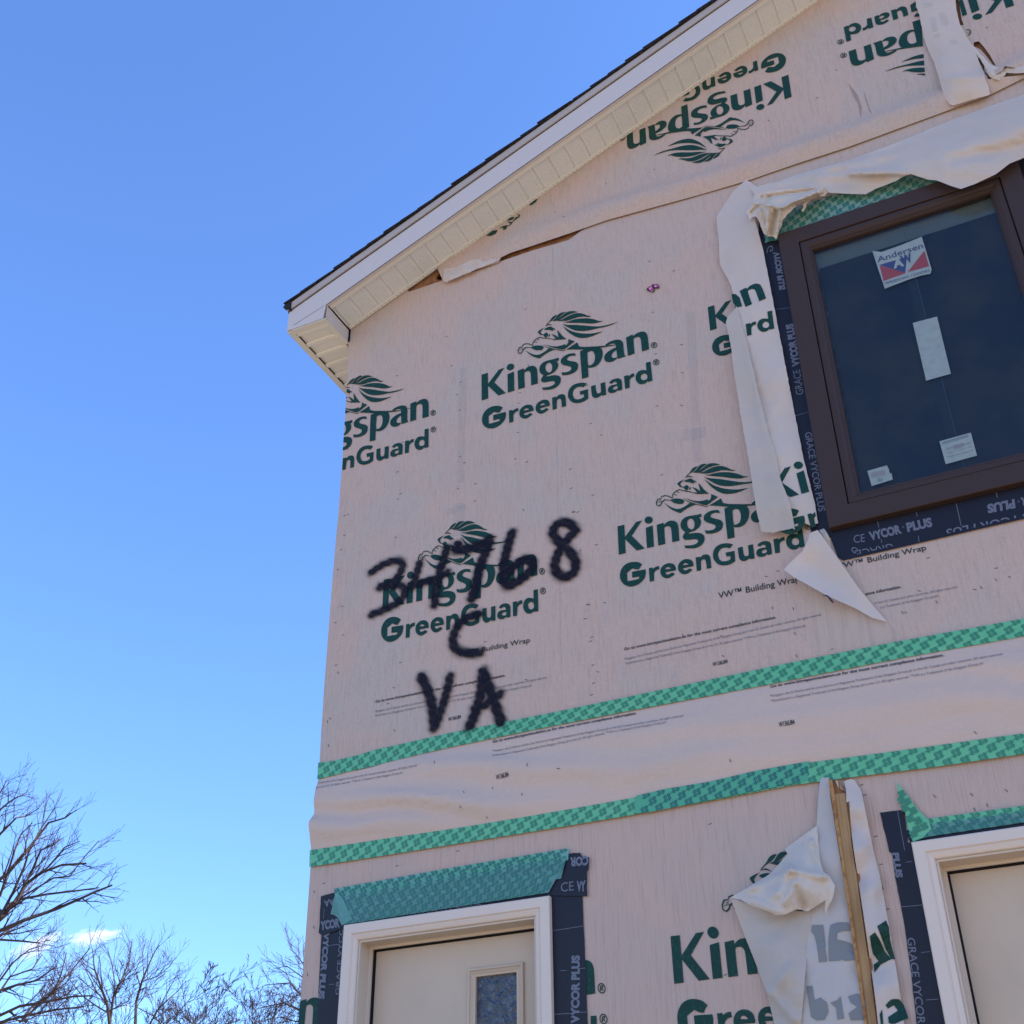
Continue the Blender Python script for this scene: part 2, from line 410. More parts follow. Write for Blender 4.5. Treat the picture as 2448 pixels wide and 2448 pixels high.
# ---- wrap sheets ------------------------------------------------
SHEETS = {}
def h_mid(x, z): return 0.003 + 0.0030 * nz(x * 1.3, z * 0.8, 3.1) + 0.0022 * nz(x * 4, z * 1.2, 7.7)
def h_low(x, z): return 0.002 + 0.0028 * nz(x * 1.5, z * 0.9, 9.1) + 0.0018 * nz(x * 6, z * 1.0, 1.7)
t1b = lambda x: np.interp(x, [-3.66, 0.0, 5.6], [P(762, 1865)[1], P(2448, 1524)[1] , P(2448, 1524)[1]])
T1_TOP = [(764, 1826), (803.5, 1820.6), (859.4, 1807.4), (894.6, 1795.8), (956.7, 1782.5), (1072.7, 1755.6), (1209.3, 1728.7), (1362.5, 1698.6), (1500, 1670), (1700, 1627.5), (1888, 1588), (2154, 1535.6), (2448, 1482)]
T1_BOT = [(762, 1865.5), (836.6, 1846.7), (915, 1828.9), (989.9, 1809.4), (1072.7, 1790), (1209.3, 1761.8), (1362.5, 1731), (1500, 1704), (1700, 1666), (1888, 1630), (2154, 1577), (2448, 1524.5)]
T2_TOP = [(744.7, 2035), (907, 2009.4), (1114, 1979.2), (1321, 1944.8), (1500, 1912.9), (1600.7, 1894), (1780, 1857), (1942.4, 1825.8), (2159.4, 1796.7), (2448, 1757)]
T2_BOT = [(743.5, 2074.4), (907, 2049.6), (1114, 2016.5), (1321, 1983.3), (1500, 1953.3), (1696.3, 1917.8), (1922, 1875), (2039.7, 1860), (2236, 1836.7), (2448, 1806)]
def ext(line, x1=XR):       # carry a traced line on to the right-hand corner, level
    pts = [P(*q) for q in line]
    pts.append((x1, pts[-1][1] + 0.0)); return pts
def lin(pts):
    pts = sorted(pts); xs = [p[0] for p in pts]; zs = [p[1] for p in pts]
    return lambda x: float(np.interp(x, xs, zs))
z1t, z1b, z2t, z2b = lin(ext(T1_TOP)), lin(ext(T1_BOT)), lin(ext(T2_TOP)), lin(ext(T2_BOT))
def h_band(x, z):
    a, b = z1b(x), z2t(x)
    k = max(0.0, min(1.0, (z - b) / (a - b)))
    env = math.sin(math.pi * k) ** 0.7 if 0 < k < 1 else 0
    fade = 0.25 + 0.75 * math.exp(-((x + 3.2) / 1.15) ** 2) + 0.3 * math.exp(-((x - .1) / .5) ** 2)
    w = z + 0.16 * x + 0.10 * nz(x * 0.9, 0.3) + 0.05 * nz(x * 2.1, z * 2, 4)
    wr = 0.55 * math.sin(w * 33 + 1.5 * nz(x * 1.1, z * 1.4, 2)) + 0.6 * nz(x * 0.9, w * 11, 5) + 0.5 * nz(x * 0.6, w * 5.5, 8) + 0.22 * math.exp(-((x + 3.3) / .8) ** 2) * math.sin(w * 62 + 2 * nz(x * 1.7, z * 2, 6))
    return 0.008 + env * (0.026 + 0.030 * fade * wr)
HEM = view(1, 0, 1)
hem_px = [(776, 697), (866, 668), (962, 650), (1061, 629), (1150, 640), (1200, 618), (1290, 590), (1365, 563), (1450, 536), (1520, 515), (1600, 486), (1700, 459), (1780, 432), (1900, 398), (2100, 338), (2250, 288), (2448, 218)]
V3 = view(1750, 0, 2.76)
def h_top(x, z):
    hz = hemz(x); d = z - hz
    bul = 0.050 * math.exp(-((d - .10) / 0.065) ** 2) * (0.30 + 0.70 * min(1, max(0, (x + 2.9) / 1.0)))
    return 0.010 + bul + 0.002 * nz(x * 1.5, z * 1.1, 6.1)
hem_top = view(960, 300, 4.83)([(475, 1790), (620, 1690), (900, 1650), (1120, 1580), (1150, 1520), (1250, 1470), (1500, 1390), (1932, 1245)]) + [(1450, 526), (1545, 500), (1640, 474), (1700, 457), (1794, 429), (1907, 390), (2028, 351), (2134, 312), (2241, 273), (2365, 227), (2448, 186)]
HEMP = [P(*q, 0.016) for q in hem_top]; HEMP.append((XR, HEMP[-1][1] + .25))
hemz = lin(HEMP)
mid_top = view(960, 300, 4.83)([(80, 1925), (490, 1790), (900, 1670), (1130, 1580), (1500, 1450), (1932, 1325)]) + [(1440, 516), (1500, 478), (1600, 435), (1794, 378), (2028, 300), (2241, 220), (2448, 130)]
MIDT = [P(*q) for q in mid_top]; MIDT.append((XR, MIDT[-1][1] + .25))
def sheet(name, poly, holes, hf, m, step, label):
    ov, of = fill([poly, *holes], step)
    vs = []
    for x, z in ov:
        h = hf(x, z)
        vs.append((x, D - h, z))
    o = mesh_obj(name, vs, of, m, house, smooth=True, label=label)
    return o
cl = [(xcorner(z), z) for z in np.linspace(z1t(-3.66), 7.16, 22)]
mid_poly = [(xcorner(z1t(-3.63) - .03), z1t(-3.63) - .03), *[(x, z1t(x) - .03) for x in np.linspace(-3.5, XR, 40)], *reversed(MIDT[1:]), MIDT[0], (MIDT[0][0], rake_z(MIDT[0][0]) + .06), (-3.655, 7.26), *reversed(cl[1:])]
s_mid = sheet('wrap_sheet', mid_poly, [HOLES[2]], h_mid, M['wrap'], 0.06, 'main sheet of pinkish wrap between the floor seam and the gable seam')
bl = [(xcorner(z) - 0.0, z) for z in np.linspace(z2t(-3.66) - .02, z1b(-3.66) + .02, 26)]
band_poly = [*[(x, z2t(x) - .02) for x in np.linspace(-3.62, XR, 60)], *[(x, z1b(x) + .02) for x in np.linspace(XR, -3.6, 60)], *reversed(bl)]
s_band = sheet('wrap_sheet', band_poly, [], h_band, M['wrap_band'], 0.032, 'wrinkled strip of wrap between the two lowest green tapes')
ll = [(xcorner(z), z) for z in np.linspace(.62, z2b(-3.66) + .03, 20)]
low_poly = [*[(x, z2b(x) + .03) for x in np.linspace(XR, -3.6, 40)], *reversed(ll), (XR, .62)]
s_low = sheet('wrap_sheet', low_poly, HOLES[:2], h_low, M['wrap_low'], 0.06, 'finely ribbed lower sheet of wrap around the doors')
# gable sheet, with the long tear at its right
tv = view(2100, 0, 5.5517)
tears = [tv([(1020, -60), (1055, -60), (1085, 130), (1105, 260), (1130, 330), (1080, 330), (1050, 200), (1030, 80)]),
         tv([(1265, 560), (1330, 545), (1400, 620), (1480, 730), (1560, 880), (1520, 860), (1430, 740), (1360, 660), (1265, 610)]),
         tv([(1285, 705), (1340, 750), (1400, 860), (1410, 960), (1450, 1040), (1560, 1075), (1660, 1020), (1690, 965), (1932, 975), (2300, 900), (2300, 930), (1932, 1010), (1640, 1080), (1470, 1130), (1430, 1040), (1400, 950), (1350, 850)])]
tearp = [[P(*q, .012) for q in t] for t in tears]
top_poly = [*HEMP, (XR, rake_z(XR) + .12), (XRIDGE, rake_z(XRIDGE) + .12), (-3.05, rake_z(-3.05) + .12)]
s_top = sheet('wrap_sheet', top_poly, tearp, h_top, M['wrap'], 0.06, 'gable sheet of wrap printed upside down, its hem loose')
# brown board seen through the slits
def plate(name, pts, off, th, m, parent=house, label=None):
    ov, of = fill([pts], 3000)
    b = len(ov); n = len(pts)
    vs = [P3(x, y, off) for x, y in ov] + [tuple(np.array(P3(x, y, off)) + np.array((0, th, 0))) for x, y in ov]
    fs = list(of) + [tuple(i + b for i in reversed(f)) for f in of]
    # side walls
    idx = {}
    for i, v in enumerate(ov): idx[(round(v[0], 3), round(v[1], 3))] = i
    ring = [idx.get((round(x, 3), round(y, 3))) for x, y in pts]
    if None not in ring:
        for i in range(n):
            a, c = ring[i], ring[(i + 1) % n]
            fs.append((a, c, c + b, a + b))
    return mesh_obj(name, vs, fs, m, parent, label=label)
GV = view(960, 300, 4.83)

# side sheet
vs = []; fs = []
zz = np.linspace(.62, 7.2, 30)
for z in zz:
    x = xcorner(z)
    for j, y in enumerate((D - 0.002, D + .004, D + 3, D + 6, D + 9)):
        vs.append((x + (0.0 if j == 0 else .004 * min(j, 1)), y, z))
for i in range(len(zz) - 1):
    for j in range(4): fs.append((i * 5 + j, i * 5 + j + 1, (i + 1) * 5 + j + 1, (i + 1) * 5 + j))
mesh_obj('wrap_sheet', vs, fs, M['wrap'], house, smooth=True, label='wrap on the left side wall, turned away from the road')

# ------------------------------------------------------------------ printed logo, traced once and reused
K1 = view(1140, 840, 8.782); K2 = view(1330, 780, 7.431); G1 = view(1140, 920, 8.4); G2 = view(1350, 850, 8.05); LI = view(1220, 730, 6.9)
def ell(cx, cy, rx_, ry_, rot=0, n=18):
    r = math.radians(rot)
    return [(cx + rx_ * math.cos(t) * math.cos(r) - ry_ * math.sin(t) * math.sin(r), cy + rx_ * math.cos(t) * math.sin(r) + ry_ * math.sin(t) * math.cos(r))
            for t in [2 * math.pi * k / n for k in range(n)]]
def stroke(pts, w):
    """polyline -> outline of width w, tapering at its ends"""
    L = []; R = []
    n = len(pts)
    for i, p in enumerate(pts):
        a = pts[max(0, i - 1)]; b = pts[min(n - 1, i + 1)]
        dx, dy = b[0] - a[0], b[1] - a[1]; l = math.hypot(dx, dy) or 1
        k = w / 2 * (0.45 if i in (0, n - 1) else 1)
        L.append((p[0] - dy / l * k, p[1] + dx / l * k)); R.append((p[0] + dy / l * k, p[1] - dx / l * k))
    return L + R[::-1]
S = smooth_poly
GL = {}
GL['K'] = [[K1([(105, 497), (237, 458), (240, 690), (468, 388), (582, 352), (372, 658), (612, 882), (455, 930), (240, 730), (242, 994), (108, 1035)])]]
GL['i'] = [[K1([(648, 488), (782, 430), (792, 830), (655, 872)])], [K1(ell(710, 335, 82, 66, -28))]]
GL['n'] = [[S(K1([(860, 415), (992, 364), (997, 408), (1050, 355), (1110, 322), (1180, 312), (1240, 335), (1270, 390), (1280, 480), (1286, 684), (1148, 722), (1138, 500), (1125, 445), (1090, 420), (1040, 435), (1003, 475), (1012, 765), (875, 805)]))]]
GL['g'] = [[S(K1([(1728, 145), (1730, 208), (1682, 215), (1705, 250), (1718, 300), (1700, 370), (1650, 430), (1580, 480), (1510, 505), (1478, 525), (1470, 545), (1560, 522), (1660, 512), (1735, 530), (1772, 580), (1765, 660), (1720, 730), (1640, 785), (1540, 815), (1400, 820), (1370, 772), (1450, 765), (1540, 750), (1610, 720), (1650, 680), (1640, 645), (1590, 635), (1500, 650), (1430, 662), (1375, 650), (1352, 610), (1370, 565), (1408, 512), (1350, 475), (1322, 420), (1322, 360), (1350, 290), (1410, 238), (1480, 208), (1560, 190), (1650, 168)])),
            S(K1([(1515, 250), (1475, 275), (1450, 320), (1450, 380), (1470, 430), (1520, 458), (1565, 440), (1590, 380), (1588, 310), (1560, 262)]))]]
GL['s'] = [[S(K2([(340, 492), (355, 540), (290, 535), (225, 555), (198, 595), (215, 620), (290, 635), (360, 650), (395, 690), (390, 760), (350, 815), (280, 855), (200, 878), (115, 882), (97, 832), (170, 830), (240, 810), (278, 770), (270, 735), (200, 715), (130, 700), (90, 665), (92, 605), (135, 555), (200, 515), (270, 495)]))]]
GL['p'] = [[S(K2([(430, 460), (520, 418), (600, 398), (700, 378), (780, 385), (825, 440), (830, 530), (800, 620), (750, 690), (680, 735), (600, 748), (570, 740), (580, 912), (465, 945), (445, 700)])),
            S(K2([(560, 480), (615, 450), (665, 460), (692, 520), (692, 600), (665, 670), (610, 705), (578, 710), (565, 640)]))]]
GL['a'] = [[S(K2([(875, 360), (895, 325), (980, 275), (1070, 250), (1140, 255), (1185, 290), (1198, 350), (1212, 500), (1240, 545), (1105, 588), (1090, 560), (1075, 430), (1068, 390), (1060, 345), (1040, 320), (990, 320), (930, 345)]))],
            [S(K2([(1072, 385), (1078, 430), (1020, 470), (990, 515), (990, 560), (1030, 575), (1088, 560), (1075, 590), (1020, 630), (950, 648), (890, 635), (858, 590), (865, 530), (905, 480), (980, 425)]))]]
GL['n2'] = [[S(K2([(1245, 210), (1362, 160), (1375, 188), (1430, 140), (1500, 112), (1560, 108), (1610, 140), (1635, 230), (1655, 420), (1530, 460), (1510, 260), (1495, 215), (1455, 200), (1410, 215), (1378, 250), (1398, 495), (1278, 535)]))]]
def regmark(V, cx, cy, rr):
    r1 = V(ell(cx, cy, rr, rr * .92, -20, 20)); r2 = V(ell(cx, cy, rr * .78, rr * .71, -20, 20))
    k = rr / 55.0
    R_ = [[(-20, 30), (-24, -22), (-10, -27), (10, -30), (24, -20), (22, -6), (8, 2), (28, 22), (14, 26), (-6, 5), (-8, 27)], [(-10, -14), (8, -18), (12, -11), (4, -6), (-9, -3)]]
    return [[r1, r2], [V([(cx + a * k, cy + b * k - a * k * .25) for a, b in l]) for l in R_]]
GL['reg1'] = regmark(K2, 1743, 348, 57)
GL['reg2'] = regmark(G2, 1768, 142, 62)
GL['G'] = [[S(G1([(525, 462), (460, 558), (400, 560), (345, 547), (240, 635), (245, 788), (430, 738), (465, 712), (455, 688), (335, 718), (332, 612), (430, 585), (580, 548), (588, 600), (570, 690), (520, 760), (440, 830), (340, 875), (250, 880), (170, 845), (120, 780), (108, 700), (125, 610), (180, 520), (260, 460), (340, 432), (420, 425), (480, 435)]), lim=35)]]
GL['r'] = [[G1([(645, 525), (715, 505), (722, 530), (770, 490), (832, 468), (840, 525), (780, 550), (738, 600), (735, 745), (655, 768)])]]
E1 = [(1125, 595), (1070, 640), (1000, 680), (930, 680), (875, 640), (857, 580), (870, 510), (920, 450), (990, 412), (1060, 405), (1115, 425), (1143, 480), (1143, 525), (945, 578), (965, 612), (1010, 610), (1070, 570)]
E2 = [(945, 525), (965, 490), (1005, 475), (1045, 490), (1050, 505)]
GL['e'] = [[S(G1(E1)), G1(E2)]]
GL['e2'] = [[S(G1([(a + 328, b - 97) for a, b in E1])), G1([(a + 328, b - 97) for a, b in E2])]]
GL['n3'] = [[S(G1([(1518, 268), (1600, 248), (1605, 265), (1650, 218), (1710, 200), (1760, 210), (1790, 260), (1800, 438), (1715, 462), (1705, 330), (1690, 295), (1650, 292), (1615, 330), (1612, 490), (1530, 515)]))]]
GL['G2'] = [[S(G2([(433, 550), (375, 620), (330, 612), (270, 615), (205, 650), (168, 710), (165, 770), (190, 830), (235, 855), (310, 845), (370, 815), (382, 780), (370, 752), (310, 768), (297, 700), (455, 658), (462, 835), (390, 885), (300, 920), (210, 925), (140, 900), (95, 850), (72, 790), (80, 700), (125, 620), (200, 565), (290, 540), (370, 535)]))]]
GL['u'] = [[S(G2([(515, 602), (600, 575), (612, 690), (630, 735), (670, 735), (705, 700), (695, 548), (785, 520), (805, 765), (720, 785), (715, 762), (660, 810), (600, 828), (555, 810), (528, 765)]))]]
GL['a2'] = [[S(G2([(860, 535), (900, 490), (960, 460), (1030, 448), (1080, 465), (1105, 510), (1115, 665), (1040, 690), (1030, 668), (980, 715), (910, 732), (860, 720), (838, 680), (848, 630), (890, 590), (960, 570), (1012, 560), (1005, 525), (960, 515), (905, 555)])),
             G2([(930, 640), (960, 610), (1010, 592), (1028, 610), (1020, 645), (980, 665), (945, 662)])]]
GL['r2'] = [[G2([(1148, 408), (1235, 385), (1242, 410), (1285, 370), (1340, 352), (1348, 410), (1290, 435), (1255, 480), (1255, 630), (1170, 650)])]]
GL['d'] = [[S(G2([(1570, 152), (1658, 128), (1697, 495), (1612, 520), (1605, 500), (1560, 545), (1490, 565), (1430, 550), (1385, 500), (1370, 430), (1390, 360), (1440, 310), (1510, 292), (1582, 300)])),
            S(G2([(1470, 425), (1485, 385), (1530, 358), (1580, 370), (1600, 410), (1590, 460), (1545, 485), (1500, 480), (1475, 455)]))]]
lion = [
 [(580, 360), (600, 325), (650, 275), (700, 205), (760, 170), (780, 170), (745, 215), (700, 255), (650, 290), (605, 335)],
 [(690, 265), (745, 235), (800, 160), (860, 128), (925, 122), (870, 160), (810, 215), (740, 262)],
 [(730, 268), (830, 210), (900, 150), (960, 115), (1040, 105), (1125, 122), (1060, 135), (960, 170), (860, 230), (800, 262)],
 [(790, 270), (870, 240), (960, 190), (1060, 150), (1150, 140), (1230, 160), (1290, 185), (1345, 185), (1300, 205), (1220, 198), (1130, 205), (1020, 240), (920, 268)],
 [(865, 290), (950, 280), (1060, 245), (1180, 228), (1300, 228), (1400, 245), (1470, 270), (1535, 262), (1490, 285), (1400, 308), (1280, 310), (1150, 300), (1000, 300)],
 [(865, 320), (960, 335), (1080, 335), (1250, 348), (1420, 360), (1560, 345), (1785, 285), (1620, 352), (1450, 390), (1300, 425), (1180, 435), (1080, 425), (980, 385)],
 [(870, 350), (960, 410), (1050, 450), (1180, 475), (1330, 478), (1430, 462), (1535, 438), (1440, 485), (1330, 530), (1220, 550), (1130, 545), (1040, 505), (950, 440)],
 [(585, 352), (650, 318), (712, 340), (650, 335)],
 [(470, 435), (500, 412), (560, 380), (585, 362), (530, 415), (505, 450), (520, 480), (555, 490), (600, 455), (632, 480), (625, 515), (590, 545), (565, 520), (545, 500), (505, 497), (470, 465), (460, 450)],
 [(560, 405), (610, 375), (670, 358), (690, 370), (740, 395), (748, 415), (700, 405), (720, 435), (680, 425), (640, 415), (590, 415)],
 [(655, 480), (662, 500), (645, 535), (635, 520)],
 [(680, 485), (740, 500), (805, 540), (780, 420), (805, 440), (860, 510), (935, 570), (850, 575), (750, 582), (700, 565), (760, 560), (710, 510)],
 [(240, 740), (310, 785), (400, 822), (490, 820), (600, 755), (640, 720), (740, 740), (650, 775), (560, 830), (490, 885), (400, 860), (330, 820)],
 [(340, 700), (420, 672), (520, 675), (560, 700), (530, 745), (450, 750), (390, 735)],
 [(555, 650), (640, 675), (740, 690), (830, 680), (915, 650), (912, 672), (940, 662), (965, 620), (965, 570), (1070, 605), (980, 675), (890, 740), (780, 725), (660, 695), (600, 670)],
 [(1110, 625), (1140, 690), (1230, 700), (1230, 740), (1080, 740), (930, 742), (1010, 690)],
]
GL['lion'] = [[S(LI(p))] for p in lion]
for st, w in [([(385, 665), (375, 640), (395, 600), (440, 560), (490, 535), (540, 548), (640, 556), (750, 580)], 13), ([(395, 608), (425, 618), (455, 620)], 11), ([(445, 562), (470, 580), (490, 577)], 11),
              ([(200, 690), (215, 660), (260, 640), (320, 645), (370, 668), (385, 672)], 13), ([(205, 685), (155, 705), (132, 755), (140, 795), (175, 800), (205, 770), (215, 740), (260, 702), (340, 705)], 15),
              ([(205, 690), (195, 720), (215, 750)], 9), ([(180, 712), (185, 740), (150, 755)], 9), ([(540, 662), (610, 705), (750, 740), (890, 762), (930, 742)], 10)]:
    GL['lion'].append([LI(stroke(st, w))])
GL['lion'].append([K2([(380, 300), (400, 345), (415, 380), (500, 383), (740, 370), (870, 358), (1055, 340), (1060, 350), (890, 378), (800, 392), (700, 392), (500, 427), (430, 430), (400, 425)])])
KING = ['K', 'i', 'n', 'g', 's', 'p', 'a', 'n2', 'reg1']; GREEN = ['G', 'r', 'e', 'e2', 'n3', 'G2', 'u', 'a2', 'r2', 'd', 'reg2']
# to wall-plane coordinates, once
GT = {k: [[[P(*q) for q in lp] for lp in shape] for shape in v] for k, v in GL.items()}
AN = dict(Kbl=K1([(108, 1035)])[0], Ktl=K1([(105, 497)])[0], Kbr=K1([(612, 882)])[0], nbr=K2([(1655, 420)])[0], pbl=K2([(465, 945)])[0], dbr=G2([(1697, 495)])[0], dtl=G2([(1570, 152)])[0], dtr=G2([(1658, 128)])[0],
          rbl=G1([(655, 768)])[0], Gl=G1([(108, 700)])[0], paw=LI([(125, 770)])[0], mane=LI([(1785, 285)])[0], reg1=K2([(1743, 348)])[0], reg2=G2([(1768, 142)])[0], idot=K1([(710, 335)])[0],
          n3bl=G1([(1530, 515)])[0], n2tl=K2([(1245, 210)])[0], n1br=K1([(1286, 684)])[0], ibr=K1([(792, 830)])[0], Gr=G1([(585, 600)])[0], n2bl=K2([(1278, 535)])[0], r2bl=G2([(1170, 650)])[0], atl=K2([(875, 360)])[0])
AN = {k: np.array(P(*v)) for k, v in AN.items()}
def fit(anch, lin=None, similar=False):
    """anchors {name: photo px} -> (A, t) mapping template plane coords to target plane coords"""
    X = np.array([AN[k] for k in anch]); Y = np.array([P(*v) for v in anch.values()])
    if lin is not None:
        return lin, (Y - X @ lin.T).mean(0)
    if similar:
        xm, ym = X.mean(0), Y.mean(0); xx = (X - xm) @ [1, 1j]; yy = (Y - ym) @ [1, 1j]
        c = (np.conj(xx) @ yy) / (np.conj(xx) @ xx)
        A = np.array([[c.real, -c.imag], [c.imag, c.real]]); return A, ym - A @ xm
    X1 = np.c_[X, np.ones(len(X))]
    s_, *_ = np.linalg.lstsq(X1, Y, rcond=None)
    return s_[:2].T, s_[2]
_fc = {}
def decal(name, shapes, A, t, hf, m, parent, clip=None, step=0.03, eps=0.0030, label=None, pxoff=False):
    """flat print laid on a surface; hf(x, z) is the surface's height, or with pxoff hf(px, py)"""
    V = []; Fc = []
    for k, loops in enumerate(shapes):
        key = (id(loops), step)
        if key not in _fc: _fc[key] = fill(loops, step, 0.1)
        ov, of = _fc[key]
        if not of: continue
        b = len(V)
        for p in ov:
            q = A @ np.array(p) + t
            if pxoff:
                px, py = Q(q[0], q[1]); h = hf(px, py) + eps + k * 0.00005
                V.append(P3(px, py, h))
            else:
                V.append((q[0], D - hf(q[0], q[1]) - eps - k * 0.00005, q[1]))
        Fc += [tuple(i + b for i in f) for f in of]
    o = mesh_obj(name, V, Fc, m, parent, smooth=False, label=label)
    for pl in (clip or []):
        clip_obj(o, *pl)
    return o
def clip_obj(o, co, no):
    bm = bmesh.new(); bm.from_mesh(o.data)
    bmesh.ops.bisect_plane(bm, geom=bm.verts[:] + bm.edges[:] + bm.faces[:], plane_co=co, plane_no=no, clear_outer=True)
    bm.to_mesh(o.data); bm.free()
def clip_px(a, b, keep):
    """vertical-to-wall plane through photo points a-b, keeping the side of point keep"""
    a3, b3, k3 = (Vector(P3(*q)) for q in (a, b, keep))
    n = (b3 - a3).cross(Vector((0, 1, 0))).normalized()
    if (k3 - a3).dot(n) > 0: n = -n
    return (a3, n)
def glyphs(names): return [s for n in names for s in GT[n]]
def logo(parent, A, t, hf, clip=None, king=KING, green=GREEN, lion=True, **k):
    if king: decal('printed_brand_name', glyphs(king), A, t, hf, M['ink'], parent, clip, **k)
    if green: decal('printed_product_name', glyphs(green), A, t, hf, M['ink'], parent, clip, **k)
    if lion: decal('printed_lion_emblem', glyphs(['lion']), A, t, hf, M['ink'], parent, clip, step=.02, **k)
I2 = np.eye(2)
A1, t1 = I2, np.zeros(2)
logo(s_mid, A1, t1, h_mid)
v = view(1470, 1090, 4.1106)
Aa, ta = fit(dict(Kbl=v([(45, 975)])[0], Ktl=v([(30, 690)])[0], rbl=v([(345, 1245)])[0], pbl=v([(1113, 818)])[0], paw=v([(405, 480)])[0]))
logo(s_mid, Aa, ta, h_mid)
v = view(800, 1200, 2.927)
Ab, tb = fit(dict(rbl=v([(500, 960)])[0], dbr=v([(1432, 755)])[0], nbr=v([(1420, 525)])[0], Gl=v([(327, 915)])[0], reg1=v([(1453, 490)])[0], Kbl=v([(342, 735)])[0]))
logo(s_mid, Ab, tb, h_mid)
v = view(760, 700, 2.195)
Ac, tc_ = fit(dict(nbr=v([(585, 655)])[0], dbr=v([(583, 812)])[0], dtr=v([(580, 715)])[0], reg1=v([(608, 628)])[0], pbl=v([(275, 780)])[0], mane=v([(460, 505)])[0], n3bl=v([(130, 935)])[0]))
ccut = [clip_px((830, 931), (811, 1216), (1000, 1000))]
logo(s_mid, Ac, tc_, h_mid, clip=ccut)
v = view(1650, 500, 2.415)
Ad, td = fit(dict(Kbl=v([(118, 705)])[0], Ktl=v([(97, 555)])[0], Gl=v([(135, 820)])[0]), lin=Aa)
logo(s_mid, Ad, td, h_mid, king=['K', 'i'], green=['G'], lion=False)
# upside-down prints on the gable sheet
v = view(1200, 0, 2.76)
Ae, te = fit(dict(Kbl=v([(1893, 505)])[0], Ktl=v([(1915, 650)])[0], pbl=v([(1228, 702)])[0], mane=v([(1000, 1035)])[0], rbl=v([(1685, 405)])[0], paw=v([(1665, 808)])[0]))
logo(s_top, Ae, te, h_top)
Af, tf = fit(dict(nbr=V3([(778, 340)])[0], pbl=V3([(1240, 140)])[0], reg1=V3([(738, 380)])[0], reg2=V3([(717, 290)])[0], dbr=V3([(738, 190)])[0], mane=V3([(1005, 485)])[0]))
logo(s_top, Af, tf, h_top, clip=[clip_px((2196, -40), (2196 + 22, 260), (2050, 100))])
v = view(2100, 0, 5.5517)
Ag, tg = fit(dict(Ktl=v([(1765, 128)])[0], idot=v([(1340, 270)])[0], paw=v([(1250, 375)])[0]), lin=Af)
logo(s_top, Ag, tg, h_top, clip=[clip_px((2290, 0), (2308, 65), (2400, 40))])
# scrap of a lion under the soffit
decal('printed_lion_emblem', [[[P(*q) for q in GV(l)]] for l in (
    [(985, 1288), (1060, 1230), (1120, 1222), (1100, 1262), (1040, 1290)], [(1135, 1205), (1190, 1175), (1240, 1165), (1215, 1215), (1180, 1222), (1190, 1195)],
    [(1225, 1120), (1265, 1080), (1315, 1070), (1300, 1100), (1250, 1115)], [(1230, 1130), (1290, 1130), (1330, 1075), (1365, 1065), (1345, 1035), (1380, 1050), (1370, 1075), (1310, 1115), (1270, 1165), (1235, 1185), (1270, 1150)],
    [(1480, 935), (1560, 870), (1585, 865), (1560, 900), (1510, 935)])], A1, t1, h_top, M['ink'], s_top)
# the lower sheet
v = view(1500, 1800, 2.038)
Ah, th = fit(dict(Kbl=v([(230, 1132)])[0], Ktl=v([(210, 898)])[0], Kbr=v([(405, 1108)])[0], n1br=v([(635, 1080)])[0], paw=v([(462, 745)])[0], Gl=v([(245, 1290)])[0]))
logo(s_low, Ah, th, h_low, king=['K', 'i', 'n', 'g'], green=['G', 'r', 'e', 'e2', 'n3'])
v = view(700, 1650, 2.415)
Ai, ti = fit(dict(nbr=view(740, 2050, 2.76)([(1887, 902)])[0], reg1=v([(1785, 1722)])[0], reg2=v([(1797, 1897)])[0]), lin=Ah)
logo(s_low, Ai, ti, h_low, king=['n2', 'reg1'], green=['d', 'reg2'], lion=False)
Aj, tj = fit(dict(n2tl=(716, 2394)), lin=Ah)
logo(s_low, Aj, tj, h_low, king=['n2'], green=None, lion=False, clip=[clip_px((732, 2230), (714, 2448), (800, 2300))])

# ---- small print ------------------------------------------------
_txt = {}
def text_mesh(body, offset=0.0):
    k = (body, offset)
    if k not in _txt:
        c = bpy.data.curves.new('lettering', 'FONT'); c.body = body; c.offset = offset; c.resolution_u = 3
        o = bpy.data.objects.new('lettering', c); COL.objects.link(o)
        dg = bpy.context.evaluated_depsgraph_get()
        me = o.evaluated_get(dg).to_mesh()
        vs = [(v.co.x, v.co.y) for v in me.vertices]; fs = [tuple(p.vertices) for p in me.polygons]
        o.evaluated_get(dg).to_mesh_clear()
        bpy.data.objects.remove(o); bpy.data.curves.remove(c)
        xs = [v[0] for v in vs]; x0, x1 = min(xs), max(xs)
        _txt[k] = ([((x - x0) / (x1 - x0), y / 0.70) for x, y in vs], fs)
    return _txt[k]
def text(name, body, a, b, cap, hf, m, parent, offset=0.0, clip=None, eps=0.003, vert=None, off0=0.0, pxoff=False):
    """lettering whose baseline runs from photo point a to b; cap = photo point above a at capital height"""
    A3 = np.array(P(*a, off0)); B3 = np.array(P(*b, off0)); C3 = np.array(P(*cap, off0)) - A3
    if vert is not None: C3 = np.array(vert)
    vs, fs = text_mesh(body, offset)
    V = []
    for u, w in vs:
        q = A3 + (B3 - A3) * u + C3 * w
        if pxoff:
            px, py = Q(q[0], q[1]); V.append(P3(px, py, hf(px, py) + eps))
        else: V.append((q[0], D - hf(q[0], q[1]) - eps, q[1]))
    o = mesh_obj(name, V, fs, m, parent)
    for pl in (clip or []): clip_obj(o, *pl)
    return o
GO = 'Go to www.kingspaninsulation.us for the most current compliance information.'
F1 = '*Kingspan, the G Device and the Lion Device are Registered Trademarks of the Kingspan Group plc in the US, Canada and other countries. All rights reserved.'
F2 = '*GreenGuard is a Registered Trademark of the Kingspan Group plc in the U.S. All rights reserved. \u2122VW is a Trademark of the Kingspan Group plc.'
